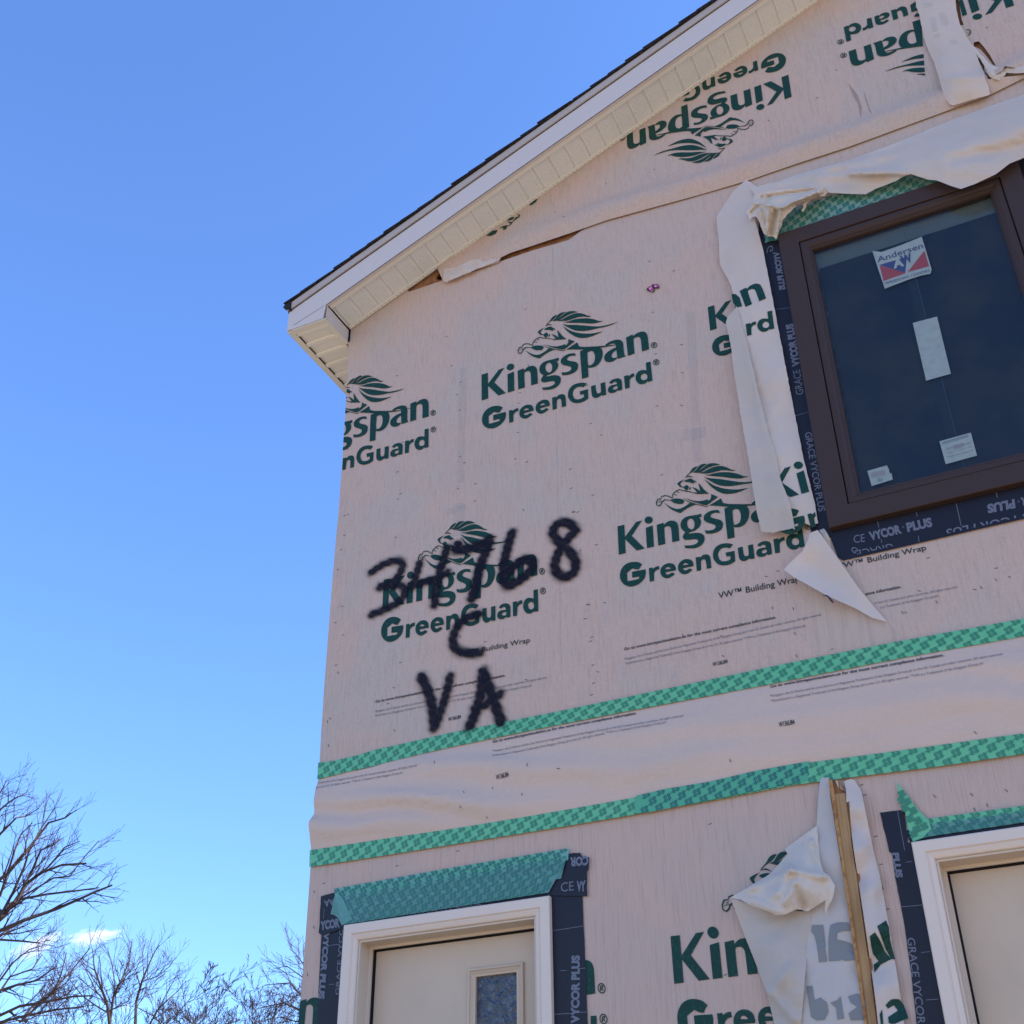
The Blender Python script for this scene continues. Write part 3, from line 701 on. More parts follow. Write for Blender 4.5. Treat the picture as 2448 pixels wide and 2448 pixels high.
VW = 'VW\u2122 Building Wrap'
def small(body, a, b, h, hf, parent, bold=0.0, m='ink_black', **k):
    """lettering with capitals h metres high"""
    text('printed_text', body, a, b, a, hf, M[m], parent, offset=bold, vert=(0, h), **k)
v = view(800, 1200, 2.927)
small(VW, *v([(862, 1087), (1370, 985)]), .030, h_mid, s_mid, .006)
small(GO, *v([(290, 1410), (1197, 1224)]), .0155, h_mid, s_mid, .018)
small(F1, *v([(287, 1477), (1490, 1237)]), .0125, h_mid, s_mid, m='ink_grey')
small(F2, *v([(285, 1507), (1385, 1292)]), .0125, h_mid, s_mid, m='ink_grey')
small('W136U84', *v([(798, 1537), (887, 1517)]), .020, h_mid, s_mid, .02)
v = view(1400, 1050, 1.8435)
small(VW, *v([(588, 705), (945, 630)]), .034, h_mid, s_mid, .008, clip=[clip_px((1905, 1370), (1905, 1400), (1800, 1400))])
small(GO, *v([(172, 933), (842, 792)]), .0155, h_mid, s_mid, .018)
small(F1, *v([(172, 976), (1042, 779)]), .0125, h_mid, s_mid, m='ink_grey')
small(F2, *v([(175, 996), (975, 827)]), .0125, h_mid, s_mid, m='ink_grey')
small('W136U84', *v([(562, 1003), (628, 988)]), .020, h_mid, s_mid, .02)
small(VW, *v([(1113, 575), (1503, 490)]), .029, h_mid, s_mid, .008)
small('ance information.', *v([(1235, 690), (1393, 657)]), .0165, h_mid, s_mid, .018)
small('in the US, Canada and other countries. All rights reserved.', *v([(1275, 729), (1640, 657)]), .0125, h_mid, s_mid, m='ink_grey')
small('is a Trademark of the Kingspan Group plc.', *v([(1300, 748), (1560, 695)]), .0125, h_mid, s_mid, m='ink_grey')
small(GO, *v([(818, 1102), (1583, 964)]), .0165, h_band, s_band, .018)
small(F1, *v([(820, 1146), (1843, 962)]), .0125, h_band, s_band, m='ink_grey')
small(F2, *v([(825, 1169), (1762, 1004)]), .0125, h_band, s_band, m='ink_grey')
v = view(1400, 1400, 1.8435)
small('W136U84', *v([(863, 636), (932, 624)]), .022, h_band, s_band, .02)
v = view(700, 1650, 2.415)
small(GO, (1180.3, 1778.4), (1524.3, 1710.6), .0165, h_band, s_band, .018)
small(F1, (1180.3, 1800.5), (1638.4, 1718), .0125, h_band, s_band, m='ink_grey')
small(F2, (1181.6, 1813), (1599, 1734), .0125, h_band, s_band, m='ink_grey')
small('W136U84', *v([(1190, 529), (1266, 512)]), .022, h_band, s_band, .02)
small('e information.', *v([(375, 470), (508, 438)]), .0155, h_band, s_band, .018)
small('Trademarks of the Kingspan Group plc in the US, Canada and other countries. All rights reserved.', *v([(152, 547), (738, 452)]), .0125, h_band, s_band, m='ink_grey')
small('plc in the U.S. All rights reserved. \u2122VW is a Trademark of the Kingspan Group plc.', *v([(149, 577), (650, 490)]), .0125, h_band, s_band, m='ink_grey')

# ---- faint back-print showing through the sheet: T-shaped ghosts and a long pale line
def ghost(lines, hf, parent):
    for i, l in enumerate(lines): decal('faded_print', [[[P(*q) for q in l]]], A1, t1, hf, M['ghost'], parent, eps=0.0016 + .0002 * i)
V0 = view(0, 0, 1932 / 2448)
ghost([V0([(868, 695), (882, 694), (876, 910), (862, 912)]), V0([(843, 962), (880, 950), (880, 962), (843, 974)]), V0([(856, 950), (878, 948), (876, 1010), (854, 1014)])], h_mid, s_mid)
ghost([V0([(1295, 590), (1312, 588), (1325, 870), (1308, 874)]), V0([(1288, 812), (1332, 805), (1332, 826), (1288, 834)])], h_mid, s_mid)
ghost([V0([(1042, 470), (1044, 470), (1062, 1300), (1060, 1300)])], h_mid, s_mid)

# ------------------------------------------------------------------ staples
stm = MB()
stm.box(-.0075, .0075, -.0014, 0.0, -.0008, .0008); stm.box(-.0075, -.0062, -.0008, .002, -.0008, .0008); stm.box(.0062, .0075, -.0008, .002, -.0008, .0008)
st0 = stm.build('staple', M['staple']); COL.objects.unlink(st0); stme = st0.data; bpy.data.objects.remove(st0)
def staple(px, py, ang, parent, hf, off=None, s=1.0):
    x, z = P(px, py)
    o = bpy.data.objects.new('staple', stme); link(o, parent)
    o.location = (x, D - (hf(x, z) if off is None else off) - .0008, z)
    o.rotation_euler = (0, math.radians(ang), 0); o.scale = (s, 1, s * 2.1)
rs = random.Random(5)
traced = {('mid'): [(1068, 805, 10), (1080, 875, -5), (950, 899, 5), (1093, 944, 0), (1240, 964, 30), (1238, 1034, 30), (1100, 1092, 20), (1232, 1097, 35), (1364, 1122, -10), (1366, 1168, -15), (1370, 1224, -10), (952, 1194, 0), (1137, 1157, -15), (1095, 1169, 25), (951, 1129, 0), (1135, 1198, -10),
    (1437, 1040, 40), (1373, 1225, -10), (1630, 825, 10), (1632, 892, 20), (1630, 970, 25), (825, 1234, -10), (825, 1281, -5), (817, 1315, -15), (819, 1451, 15), (822, 1519, 30), (809, 1609, 60), (958, 1585, 30), (943, 1645, 40), (1388, 1317, -15), (1409, 1447, -5), (1416, 1524, -10), (1418, 1591, -10), (1420, 1634, -5), (1405, 1446, -15),
    (1382, 1225, -15), (1161, 1535, 0), (784, 1725, 80), (944, 1747, 50), (786, 1783, 85), (1725, 1521, 20), (1729, 1569, 40), (1897, 1456, 85), (1901, 1515, 75), (1905, 1569, 70), (1860, 1366, 15), (1990, 1553, 0), (2346, 1405, 75), (2240, 1440, 70), (2158, 1465, 70), (1413, 1534, -10), (1415, 1662, -5), (1400, 1480, 5)],
    'band': [(1047, 1828, 80), (1117, 1900, 65), (1183, 1888, 60), (1110, 1935, 75), (1168, 1956, 70), (1270, 1836, 85), (1253, 1903, 80), (1750, 1823, 80), (1344, 1845, 10), (2333, 1755, 60)],
    'low': [(1095, 2035, 0), (950, 2070, -5), (775, 2112, -15), (752, 2132, 45), (751, 2217, 60), (736, 2330, 75), (1698, 1970, -20), (1735, 2331, -20), (2235, 1904, 60), (2323, 1900, 60), (2406, 1890, 55), (2094, 2000, 0), (2107, 2067, 0), (2111, 2123, 80), (2122, 2174, 0), (2060, 1877, -10), (2068, 1901, -10), (2330, 1935, 80), (2360, 1925, 80)],
    'top': [(1330, 510, 70), (1240, 550, 70), (1450, 440, 65), (1566, 408, 60), (1838, 291, 60), (2000, 170, 15), (1955, 237, 15), (2360, 70, 60), (1612, 650, 0), (1270, 540, 80), (1355, 530, 20), (2390, 470, 60)]}
for k, (hf, par) in dict(mid=(h_mid, s_mid), band=(h_band, s_band), low=(h_low, s_low), top=(h_top, s_top)).items():
    for px, py, a in traced[k]: staple(px, py, a, par, hf)
# further rows of staples following the studs
for cx_, n in ((-3.6, 9), (-3.2, 7), (-2.8, 7), (-2.39, 8), (-1.98, 7), (-1.57, 8), (-1.1, 6)):
    for k in range(n):
        z = 4.3 + k * 0.36 + rs.uniform(-.12, .12); x = cx_ + rs.uniform(-.03, .03)
        if z > MIDT[0][1] - .3 or z < z1t(x) + .05 or x < xcorner(z) + .02: continue
        px, py = Q(x, z); staple(px, py, rs.choice([-12, 0, 12, 30, 75]) + rs.uniform(-8, 8), s_mid, h_mid)
for k in range(14):
    x = rs.uniform(-.6, .75); z = rs.uniform(4.15, 4.6)
    px, py = Q(x, z); staple(px, py, rs.uniform(-20, 80), s_mid, h_mid, s=.9)

# ------------------------------------------------------------------ tapes
def interp_line(px, n=None):
    pts = np.array(px, float); d = np.r_[0, np.cumsum(np.hypot(*np.diff(pts, axis=0).T))]
    return pts, d / d[-1]
def clover_unit():
    """one printed four-leaf sprig in its own 40 mm square, cut by pale diagonal hatching"""
    loops = []
    for ax, az, r in ((-.0105, .0065, .0100), (.006, .0115, .0100), (.0115, -.005, .0100), (-.005, -.0105, .0100), (-.018, -.015, .0030)):
        loops.append([(ax + r * math.cos(2 * math.pi * k / 9), az + r * math.sin(2 * math.pi * k / 9)) for k in range(9)])
    return loops
CL = clover_unit()
hatch = [[(-.0145 + i * .009, .016), (-.0132 + i * .009, .0165), (.0045 + i * .009, -.0165), (.0032 + i * .009, -.017)] for i in range(2)]
def strip(name, top, bot, hf, m, mclov, parent=house, off=0.0035, label=None, pitch=(.071, .036), x1=None, clov=True, phase=0.0, nper=None, jag=0.0):
    """adhesive tape between two traced edges (photo px, left to right); prints are its child"""
    T = [P(*q, 0) for q in top]; B = [P(*q, 0) for q in bot]
    if x1 is not None:
        T.append((x1, T[-1][1])); B.append((x1, B[-1][1]))
    def res(L, n):
        a = np.array(L, float); d = np.r_[0, np.cumsum(np.hypot(*np.diff(a, axis=0).T))]
        u = np.linspace(0, d[-1], n); return np.c_[np.interp(u, d, a[:, 0]), np.interp(u, d, a[:, 1])], d[-1]
    L0 = res(T, 2)[1]; n = max(3, int(L0 / .035))
    Tn, Ln = res(T, n); Bn, _ = res(B, n)
    rows = 5; V = []; Fs = []
    for j in range(rows):
        k = j / (rows - 1)
        for i in range(n):
            jj = jag * nz(i * .8, j * 2.0, 5) if jag and j in (0, rows - 1) else 0
            x, z = Tn[i] * (1 - k) + Bn[i] * k
            V.append((x, D - hf(x, z) - off, z + jj))
    for j in range(rows - 1):
        for i in range(n - 1):
            Fs.append((j * n + i, (j + 1) * n + i, (j + 1) * n + i + 1, j * n + i + 1))
    o = mesh_obj(name, V, Fs, m, parent, smooth=True, label=label)
    if not clov: return o
    W = float(np.hypot(*(Tn[n // 2] - Bn[n // 2])))
    cv = []; cf = []; mi = []
    def mp(s, t, e):
        f = min(max(s / Ln, 0), 1) * (n - 1); i = min(int(f), n - 2); f -= i
        a = Tn[i] * (1 - f) + Tn[i + 1] * f; b = Bn[i] * (1 - f) + Bn[i + 1] * f
        q = b + (a - b) * (t / W); return (q[0], D - hf(q[0], q[1]) - off - e, q[1])
    rws = []; t = W - .006; r_ = 0
    while t > -.01:
        rws.append((t, r_)); t -= pitch[1]; r_ += 1
    for t, r_ in rws:
        s = phase + (pitch[0] / 2 if r_ % 2 else 0)
        while s < Ln:
            for li, (lp, mm, e) in enumerate([(c, 0, .0006 + .00008 * q) for q, c in enumerate(CL)] + [(hq, 1, .0014) for hq in hatch]):
                if mm == 1 and (li - 4) % 1: continue
                pts = [(s + a, t + b) for a, b in lp]
                # clip to the tape's width
                pts = clip_half(clip_half(pts, 1, 0.0005, True), 1, W - .0005, False)
                pts = clip_half(clip_half(pts, 0, 0.0, True), 0, Ln, False)
                if len(pts) < 3: continue
                b = len(cv); cv += [mp(a, c, e) for a, c in pts]; cf.append(tuple(range(b, b + len(pts)))); mi.append(mm)
            s += pitch[0]
    mesh_obj('printed_pattern', cv, cf, [mclov, m], o, mi=mi, kind='stuff')
    return o
def clip_half(p, ax, v, greater):
    out = []; n = len(p)
    for i in range(n):
        a, b = p[i], p[(i + 1) % n]
        ia = (a[ax] >= v) == greater or a[ax] == v; ib = (b[ax] >= v) == greater or b[ax] == v
        if ia: out.append(a)
        if ia != ib:
            t = (v - a[ax]) / (b[ax] - a[ax]); out.append((a[0] + (b[0] - a[0]) * t, a[1] + (b[1] - a[1]) * t))
    return out
def h_seam1(x, z): return max(h_mid(x, z), 0.012 + .003 * nz(x * 2.2, 4.4))
def h_seam2(x, z): return 0.012 + .0025 * nz(x * 2.2, 8.4)
strip('seam_tape', T1_TOP, T1_BOT, h_seam1, M['tape'], M['clover'], label='upper green seam tape under the graffiti', x1=XR, phase=.02)
strip('seam_tape', T2_TOP[:8] + [(1960, 1822)], T2_BOT[:7] + [(1958, 1870)], h_seam2, M['tape'], M['clover'], label='lower green seam tape, left length', phase=.03)
strip('seam_tape', [(1905, 1840), (1935, 1827), (2159.4, 1797), (2448, 1757)], [(1900, 1880), (2039.7, 1861), (2236, 1837), (2448, 1806)], h_seam2, M['tape'], M['clover'], label='lower green seam tape, right length', x1=XR, off=.006, phase=.01)
v = view(1500, 1800, 2.038)
strip('seam_tape', v([(50, 215), (200, 180), (400, 148), (640, 92), (890, 48)]), v([(40, 300), (100, 298), (400, 238), (640, 190), (880, 142)]), h_seam2, M['tape2'], M['clover_dark'], label='darker second layer patched over the lower seam tape', off=.0075, phase=.05)

# ---- black flashing membrane ------------------------------------
def patch(name, px, off, m, parent=house, label=None, step=0.12, hf=None, jag=0.0, wob=.0015):
    pl = [P(*q, off) for q in px]
    if jag:
        pl = densify(pl, .02); pl = [(x + jag * nz(x * 40, z * 40, 1), z + jag * nz(x * 40, z * 40, 9)) for x, z in pl]
    ov, of = fill([pl], step)
    V = [(x, D - off - wob * nz(x * 5, z * 5, off * 100), z) for x, z in ov]
    return mesh_obj(name, V, of, m, parent, smooth=True, label=label)
zero = lambda c: (lambda x, z: c)
v5 = view(700, 1650, 2.415); v6 = view(740, 2050, 2.76); v8 = view(2048, 1900, 3.525); w2 = view(1840, 1000, 3.1776); w1 = view(1840, 400, 3.1776); v4 = view(1650, 500, 2.415)
vr = view(1500, 1800, 2.038)
wb = None
lj = patch('flashing_membrane', v5([(165, 1400), (300, 1340), (330, 1420), (300, 1927), (290, 2100), (130, 2100), (140, 1927), (150, 1700)]), .008, M['vycor'], label='dark flashing down the left side of the near-corner door', jag=.002)
rj = patch('flashing_membrane', v5([(1470, 1170), (1672, 1180), (1690, 1600), (1702, 1927), (1710, 2100), (1500, 2100)]), .008, M['vycor'], label='dark flashing down the right side of the near-corner door', jag=.002)
hd = patch('flashing_membrane', v5([(162, 1190), (262, 1163), (900, 1065), (1545, 1000), (1580, 945), (1660, 938), (1668, 960), (1712, 965), (1708, 1035), (1698, 1045), (1700, 1190), (1500, 1185), (900, 1290), (300, 1372), (215, 1400), (168, 1418), (150, 1400)]), .014, M['vycor'], label='dark flashing across the head of the near-corner door', jag=.003)
def vyc(body, a, b, cap, off, parent, bold=.0, **k):
    text('printed_text', body, a, b, cap, zero(off), M['vy_text'], parent, offset=bold, eps=.0015, off0=off, clip=[clip_px((2010, 1337), (2448, 1237), (2300, 1100))] if parent is wb else None, **k)
def vline(a, b, off, parent, w=2.2):
    x0, z0 = P(*a, off); x1, z1 = P(*b, off); l = math.hypot(x1 - x0, z1 - z0); nx, nz_ = -(z1 - z0) / l * .0011 * w / 2, (x1 - x0) / l * .0011 * w / 2
    mesh_obj('printed_line', [(x0 - nx, D - off - .0016, z0 - nz_), (x1 - nx, D - off - .0016, z1 - nz_), (x1 + nx, D - off - .0016, z1 + nz_), (x0 + nx, D - off - .0016, z0 + nz_)], [(0, 1, 2, 3)], M['vy_text'], parent)
BO = .055
vyc('VYCOR PLUS', *v5([(208, 1410), (178, 1790), (160, 1410)])[::1][0:2], v5([(172, 1410)])[0], .008, lj, BO) if False else None
def vy(body, base_a, base_b, cap, off, parent, bold, V): vyc(body, V([base_a])[0], V([base_b])[0], V([cap])[0], off, parent, bold)
vy('VYCOR PLUS', (182, 1395), (150, 1782), (212, 1398), .008, lj, BO, v5)
vy('GRACE VYCOR', (268, 1760), (295, 1330), (246, 1760), .008, lj, .012, v5)
vy('VYCOR PLUS', (1652, 1925), (1655, 1530), (1608, 1925), .008, rj, BO, v5)
vline(*v5([(1508, 1388), (1678, 1362)]), .008, rj); vline(*v5([(1510, 1872), (1605, 1866)]), .008, rj); vline(*v5([(1545, 1620), (1580, 1618)]), .008, rj); vline(*v5([(1660, 1608), (1690, 1604)]), .008, rj); vline(*v5([(1660, 1860), (1700, 1858)]), .008, rj)
vline(*v5([(210, 1475), (268, 1467)]), .008, lj); vline(*v5([(210, 1700), (240, 1697)]), .008, lj)
vy('YCOR', (160, 1385), (272, 1365), (160, 1338), .014, hd, BO, v5)
vy('AA', (240, 1202), (180, 1215), (243, 1240), .014, hd, .02, v5)
vy('CE', (1548, 1165), (1622, 1155), (1548, 1112), .014, hd, 0, v5); vy('VY', (1640, 1160), (1692, 1156), (1640, 1105), .014, hd, BO, v5)
vy('COR', (1708, 960), (1600, 970), (1708, 1008), .014, hd, BO, v5)
vy('GRACE VYCOR PLUS', (1090, 1232), (660, 1290), (1092, 1262), .014, hd, .01, v5)
vline(*v5([(182, 1262), (178, 1320)]), .014, hd)
# window membranes
wl = patch('flashing_membrane', v4([(395, 40), (540, 120), (830, 1800), (830, 1880), (800, 1900), (700, 1880), (560, 1100), (440, 500), (395, 150)]), .008, M['vycor'], label='dark flashing beside the brown window')
wb = patch('flashing_membrane', w2([(420, 760), (470, 930), (520, 1060), (560, 1080), (1932, 762), (2700, 600), (2700, 300), (1932, 440)]), .010, M['vycor'], label='dark flashing below the brown window')
wr_ = patch('flashing_membrane', [Q(WIN[1] - .03, WIN[2]), Q(WIN[1] + .12, WIN[2] - .02), Q(WIN[1] + .12, WIN[3] + .02), Q(WIN[1] - .03, WIN[3])], .008, M['vycor'], label='dark flashing at the far side of the brown window')
vy('VYCOR PLUS', (513, 245), (550, 465), (480, 250), .008, wl, BO, v4); vy('G', (478, 205), (478, 240), (442, 222), .008, wl, 0, v4)
vy('GRACE', (608, 1085), (600, 925), (655, 1075), .008, wl, -.004, v4) if False else vy('GRACE', (655, 1068), (634, 925), (612, 1075), .008, wl, 0, v4)
vy('VYCOR PLUS', (632, 905), (592, 660), (592, 912), .008, wl, BO, v4)
vy('GRACE', (660, 1290), (700, 1445), (705, 1285), .008, wl, 0, v4) if False else vy('GRACE VYCOR PLUS', (662, 1292), (742, 1748), (700, 1285), .008, wl, .012, v4)
vline(*v4([(495, 580), (578, 570)]), .008, wl); vline(*v4([(605, 1195), (682, 1172)]), .008, wl); vline(*v4([(545, 885), (560, 882)]), .008, wl)
vy('CE', (640, 950), (725, 937), (636, 890), .010, wb, 0, w2); vy('VYCOR', (765, 928), (1005, 870), (750, 868), .010, wb, BO, w2); vy('PLUS', (1048, 862), (1240, 818), (1034, 800), .010, wb, BO, w2); vy('\u00ae', (1008, 838), (1024, 834), (1006, 822), .010, wb, 0, w2)
vy('PLUS', (1860, 618), (1650, 660), (1868, 680), .010, wb, BO, w2); vy('VYCOR', (2130, 560), (1905, 610), (2140, 622), .010, wb, BO, w2); vy('\u00ae', (1898, 622), (1882, 626), (1900, 640), .010, wb, 0, w2)
vy('GRACE VYCOR PLUS', (2350, 644), (1340, 846), (2362, 708), .010, wb, .012, w2); vy('GRACE', (935, 950), (655, 1004), (948, 1012), .010, wb, 0, w2); vy('G', (612, 1000), (648, 1030), (640, 970), .010, wb, .01, w2)
for a, b in (((820, 785), (830, 830)), ((1418, 650), (1455, 818)), ((848, 920), (852, 948)), ((1130, 895), (1135, 940)), ((1115, 715), (1122, 748)), ((1722, 565), (1730, 605))): vline(*w2([a, b]), .010, wb, 2.6)
# second door
dj = patch('flashing_membrane', v8([(195, 150), (400, 125), (430, 400), (560, 420), (900, 1932), (950, 2200), (540, 2200), (505, 1932), (470, 1600), (400, 1080), (335, 740), (325, 700), (300, 500), (275, 480)]), .008, M['vycor'], label='dark flashing left of the second door', jag=.002)
hd2 = patch('flashing_membrane', v8([(400, 300), (620, 290), (1410, 180), (2300, 60), (2300, 120), (1410, 262), (460, 420)]), .010, M['vycor'], label='dark flashing over the second door')
vy('SUTG', (375, 695), (348, 485), (328, 695), .008, dj, BO, v8) if False else vy('PLUS', (300, 490), (335, 700), (352, 488), .008, dj, BO, v8)
vy('GRACE VYCOR', (425, 1205), (515, 1932), (490, 1205), .008, dj, .008, v8)
for a, b in (((345, 135), (405, 470)), ((378, 945), (552, 930)), ((545, 1330), (620, 1322)), ((585, 1730), (690, 1722)), ((415, 570), (470, 562))): vline(*v8([a, b]), .008, dj)
# green tapes over the flashing
def teal(top, bot, off, label, V, m='tape_teal', mc='clover_dark', phase=0.0, jag=0.0):
    return strip('flashing_tape', V(top), V(bot), zero(off), M[m], M[mc], off=.001, label=label, phase=phase, pitch=(.062, .031), jag=jag)
teal([(250, 1152), (900, 1035), (1602, 918)], [(262, 1235), (900, 1128), (1600, 988)], .018, 'upper green tape over the head of the near-corner door', v5, m='tape_head', phase=.01)
teal([(262, 1205), (900, 1095), (1590, 975)], [(285, 1300), (900, 1195), (1560, 1095)], .021, 'middle green tape over the head of the near-corner door', v5, phase=.03)
teal([(278, 1262), (900, 1160), (1565, 1040)], [(300, 1362), (900, 1268), (1490, 1176)], .024, 'lowest green tape over the head of the near-corner door', v5, phase=.0)
strip('flashing_tape', v5([(262, 1180), (300, 1200)]) + v5([(360, 1330)]), v5([(235, 1300), (270, 1310)]) + v5([(300, 1365)]), zero(.026), M['tape_teal'], M['clover_dark'], off=.001, clov=False, label='torn end of green tape at the door corner')
teal([(1465, 326), (1932, 262), (2300, 210)], [(1475, 368), (1932, 300), (2300, 246)], .013, 'green tape over the second door', vr, m='tape', mc='clover')
teal([(1360, 345), (1480, 352), (1932, 292), (2300, 240)], [(1392, 436), (1480, 412), (1932, 345), (2300, 295)], .016, 'green tape over the flashing of the second door', vr, phase=.02)
patch('flashing_tape', vr([(1305, 140), (1345, 182), (1412, 272), (1470, 330), (1480, 370), (1440, 412), (1392, 432), (1362, 345), (1352, 270)]), .019, M['tape'], label='torn spike of green tape standing up beside the second door', jag=.0015)
cvs = []; cfs = []
for cx_, cy_ in ((1335, 200), (1362, 238), (1352, 268), (1392, 282), (1376, 320), (1415, 330), (1410, 372), (1445, 358), (1392, 395), (1335, 232)):
    x, z = P(*vr([(cx_, cy_)])[0], .02)
    for q, lp in enumerate(CL):
        b = len(cvs); cvs += [(x + a * .8, D - .0215 - q * .0001, z + c * .8) for a, c in lp]; cfs.append(tuple(range(b, b + len(lp))))
mesh_obj('printed_pattern', cvs, cfs, M['clover'], house, kind='stuff')
strip('flashing_tape', [(1842, 500), (1900, 502), (2100, 432), (2250, 375), (2448, 300), (2700, 205)], [(1830, 585), (1870, 572), (2100, 492), (2250, 438), (2448, 365), (2700, 275)], zero(.010), M['tape_teal'], M['clover_dark'], off=.004, label='green tape along the head of the brown window')
patch('flashing_tape', v4([(425, 150), (500, 150), (505, 178), (440, 188)]), .013, M['tape_teal'], label='small end of green tape at the window corner')

# ------------------------------------------------------------------ frames
def sweep(name, path, profile, m, parent, closed=False, label=None):
    """mitred frame: path of outer (x, z) corners in order; profile of (inset, off)"""
    n = len(path); V = []; Fs = []
    cx_ = sum(p[0] for p in path) / n
    for i, p in enumerate(path):
        a = path[i - 1] if (closed or i > 0) else None; b = path[(i + 1) % n] if (closed or i < n - 1) else None
        def nrm(u, w):
            d = Vector((w[0] - u[0], w[1] - u[1])).normalized(); return Vector((d.y, -d.x))
        if a is None: off = nrm(p, b)
        elif b is None: off = nrm(a, p)
        else:
            n1, n2 = nrm(a, p), nrm(p, b); s_ = n1 + n2; off = s_ / (s_.dot(n1))
        for ins, o_ in profile: V.append((p[0] + off.x * ins, D - o_, p[1] + off.y * ins))
    k = len(profile)
    for i in range(n if closed else n - 1):
        j = (i + 1) % n
        for q in range(k - 1): Fs.append((i * k + q, i * k + q + 1, j * k + q + 1, j * k + q))
    return mesh_obj(name, V, Fs, m, parent, label=label)
def make_door(x0, zt, label):
    dr = []
    x1 = x0 + DOORW; zb = FLOORZ
    root = bpy.data.objects.new('door', None); link(root, house); root.location = (x0 + DOORW / 2, D, zb)
    root['label'] = label
    root.matrix_parent_inverse = PINV['house']
    PINV[root.name] = Matrix.Translation(-Vector(root.location))
    pth = [(x0, zb), (x0, zt), (x1, zt), (x1, zb)]
    sweep('casing', pth, [(.0, -.0), (.0, .034), (.004, .038), (.046, .038), (.052, .030), (.058, .032), (.074, .024), (.078, .018), (.078, -.02)], M['trim'], root)
    sweep('jamb', pth, [(.078, .010), (.080, .012), (.087, .012), (.088, .010), (.088, -.075), (.090, -.078), (.102, -.078), (.102, -.13)], M['jamb'], root)
    sweep('weather_strip', pth, [(.101, -.088), (.1085, -.088), (.1085, -.12)], M['black'], root)
    sx0, sx1, st = x0 + .1095, x1 - .1025, zt - .1095
    mb = MB()
    lx0, lx1 = x0 + (P(1116, 2314.6, -.09)[0] - DOOR1[0]), x0 + (P(1250.7, 2296, -.09)[0] - DOOR1[0])
    lz1 = P(1116, 2314.6, -.09)[1] - DOOR1[2] + zt; lz0 = zb + .75
    ov, of = fill([[(sx0, zb + .01), (sx1, zb + .01), (sx1, st), (sx0, st)], [(lx0 + .02, lz0 + .02), (lx1 - .02, lz0 + .02), (lx1 - .02, lz1 - .02), (lx0 + .02, lz1 - .02)]], .5)
    b = len(ov); V = [(x, D + .105, z) for x, z in ov] + [(x, D + .148, z) for x, z in ov]
    Fs = list(of) + [tuple(i + b for i in reversed(f)) for f in of]
    mesh_obj('door_panel', V, Fs, M['door'], root)
    sweep('lite_frame', [(lx0, lz0), (lx0, lz1), (lx1, lz1), (lx1, lz0)], [(0, -.104), (.004, -.092), (.014, -.090), (.018, -.097), (.024, -.095), (.032, -.101), (.040, -.103), (.040, -.125)], M['door'], root, closed=True)
    mb = MB(); mb.box(lx0 + .038, lx1 - .038, D + .120, D + .126, lz0 + .038, lz1 - .038); mb.build('glass_pane', M['deco'], root)
    mb = MB()
    c = [(sx1 - .07, D + .080, zb + .95)]
    for k in range(12):
        pass
    V = []; Fs = []
    for r, y in ((.012, .105), (.012, .075), (.026, .070), (.030, .055), (.024, .042), (.004, .038)):
        for k in range(14): V.append((sx1 - .07 + r * math.cos(2 * math.pi * k / 14), D + y, zb + .92 + r * math.sin(2 * math.pi * k / 14)))
    for i in range(5):
        for k in range(14): Fs.append((i * 14 + k, i * 14 + (k + 1) % 14, (i + 1) * 14 + (k + 1) % 14, (i + 1) * 14 + k))
    Fs.append(tuple(range(70, 84)))
    mesh_obj('door_knob', V, Fs, M['staple'], root, smooth=True)
    mb = MB(); mb.box(x0 + .05, x1 - .05, D - .05, D + .15, zb - .03, zb); mb.build('threshold', M['staple'], root)
    return root
make_door(DOOR1[0], DOOR1[2], 'beige door with a narrow glass lite in white casing, near the house corner')
make_door(DOOR2X, 3.196, 'beige door in white casing at the bottom right')

# ---- the brown window
win = bpy.data.objects.new('window', None); link(win, house); win.location = ((WIN[0] + WIN[1]) / 2, D, WIN[2]); win.matrix_parent_inverse = PINV['house']
win['label'] = 'brown casement window with blue film and stickers on its glass'
PINV[win.name] = Matrix.Translation(-Vector(win.location))
x0, x1, zb, zt = WIN
wp = [(x0, zb), (x0, zt), (x1, zt), (x1, zb)]
sweep('window_frame', wp, [(0, 0.0), (0, .046), (.004, .050), (.104, .050), (.107, .047), (.107, .015)], M['brown'], win, closed=True)
sweep('frame_gap', wp, [(.105, .020), (.1125, .020)], M['black'], win, closed=True)
sweep('sash', wp, [(.1120, .010), (.1120, .040), (.114, .042), (.140, .042), (.150, .034), (.158, .034), (.164, .024), (.168, .022), (.172, .012), (.172, -.02)], M['brown'], win, closed=True)
gx0, gx1, gz0, gz1 = x0 + .170, x1 - .170, zb + .170, zt - .170
sweep('glazing_bead', wp, [(.166, .012), (.175, .012), (.175, .0)], M['drip'], win, closed=True) if False else None
mb = MB(); mb.box(gx0, gx1, D - .004, D + .002, gz0, gz1)
pane = mb.build('glass_pane', M['glass'], win)
mb = MB(); mb.box(gx0 - .005, gx1 + .005, D + .030, D + .034, gz0 - .005, gz1 + .005); mb.build('backing_panel', M['blind'], win)
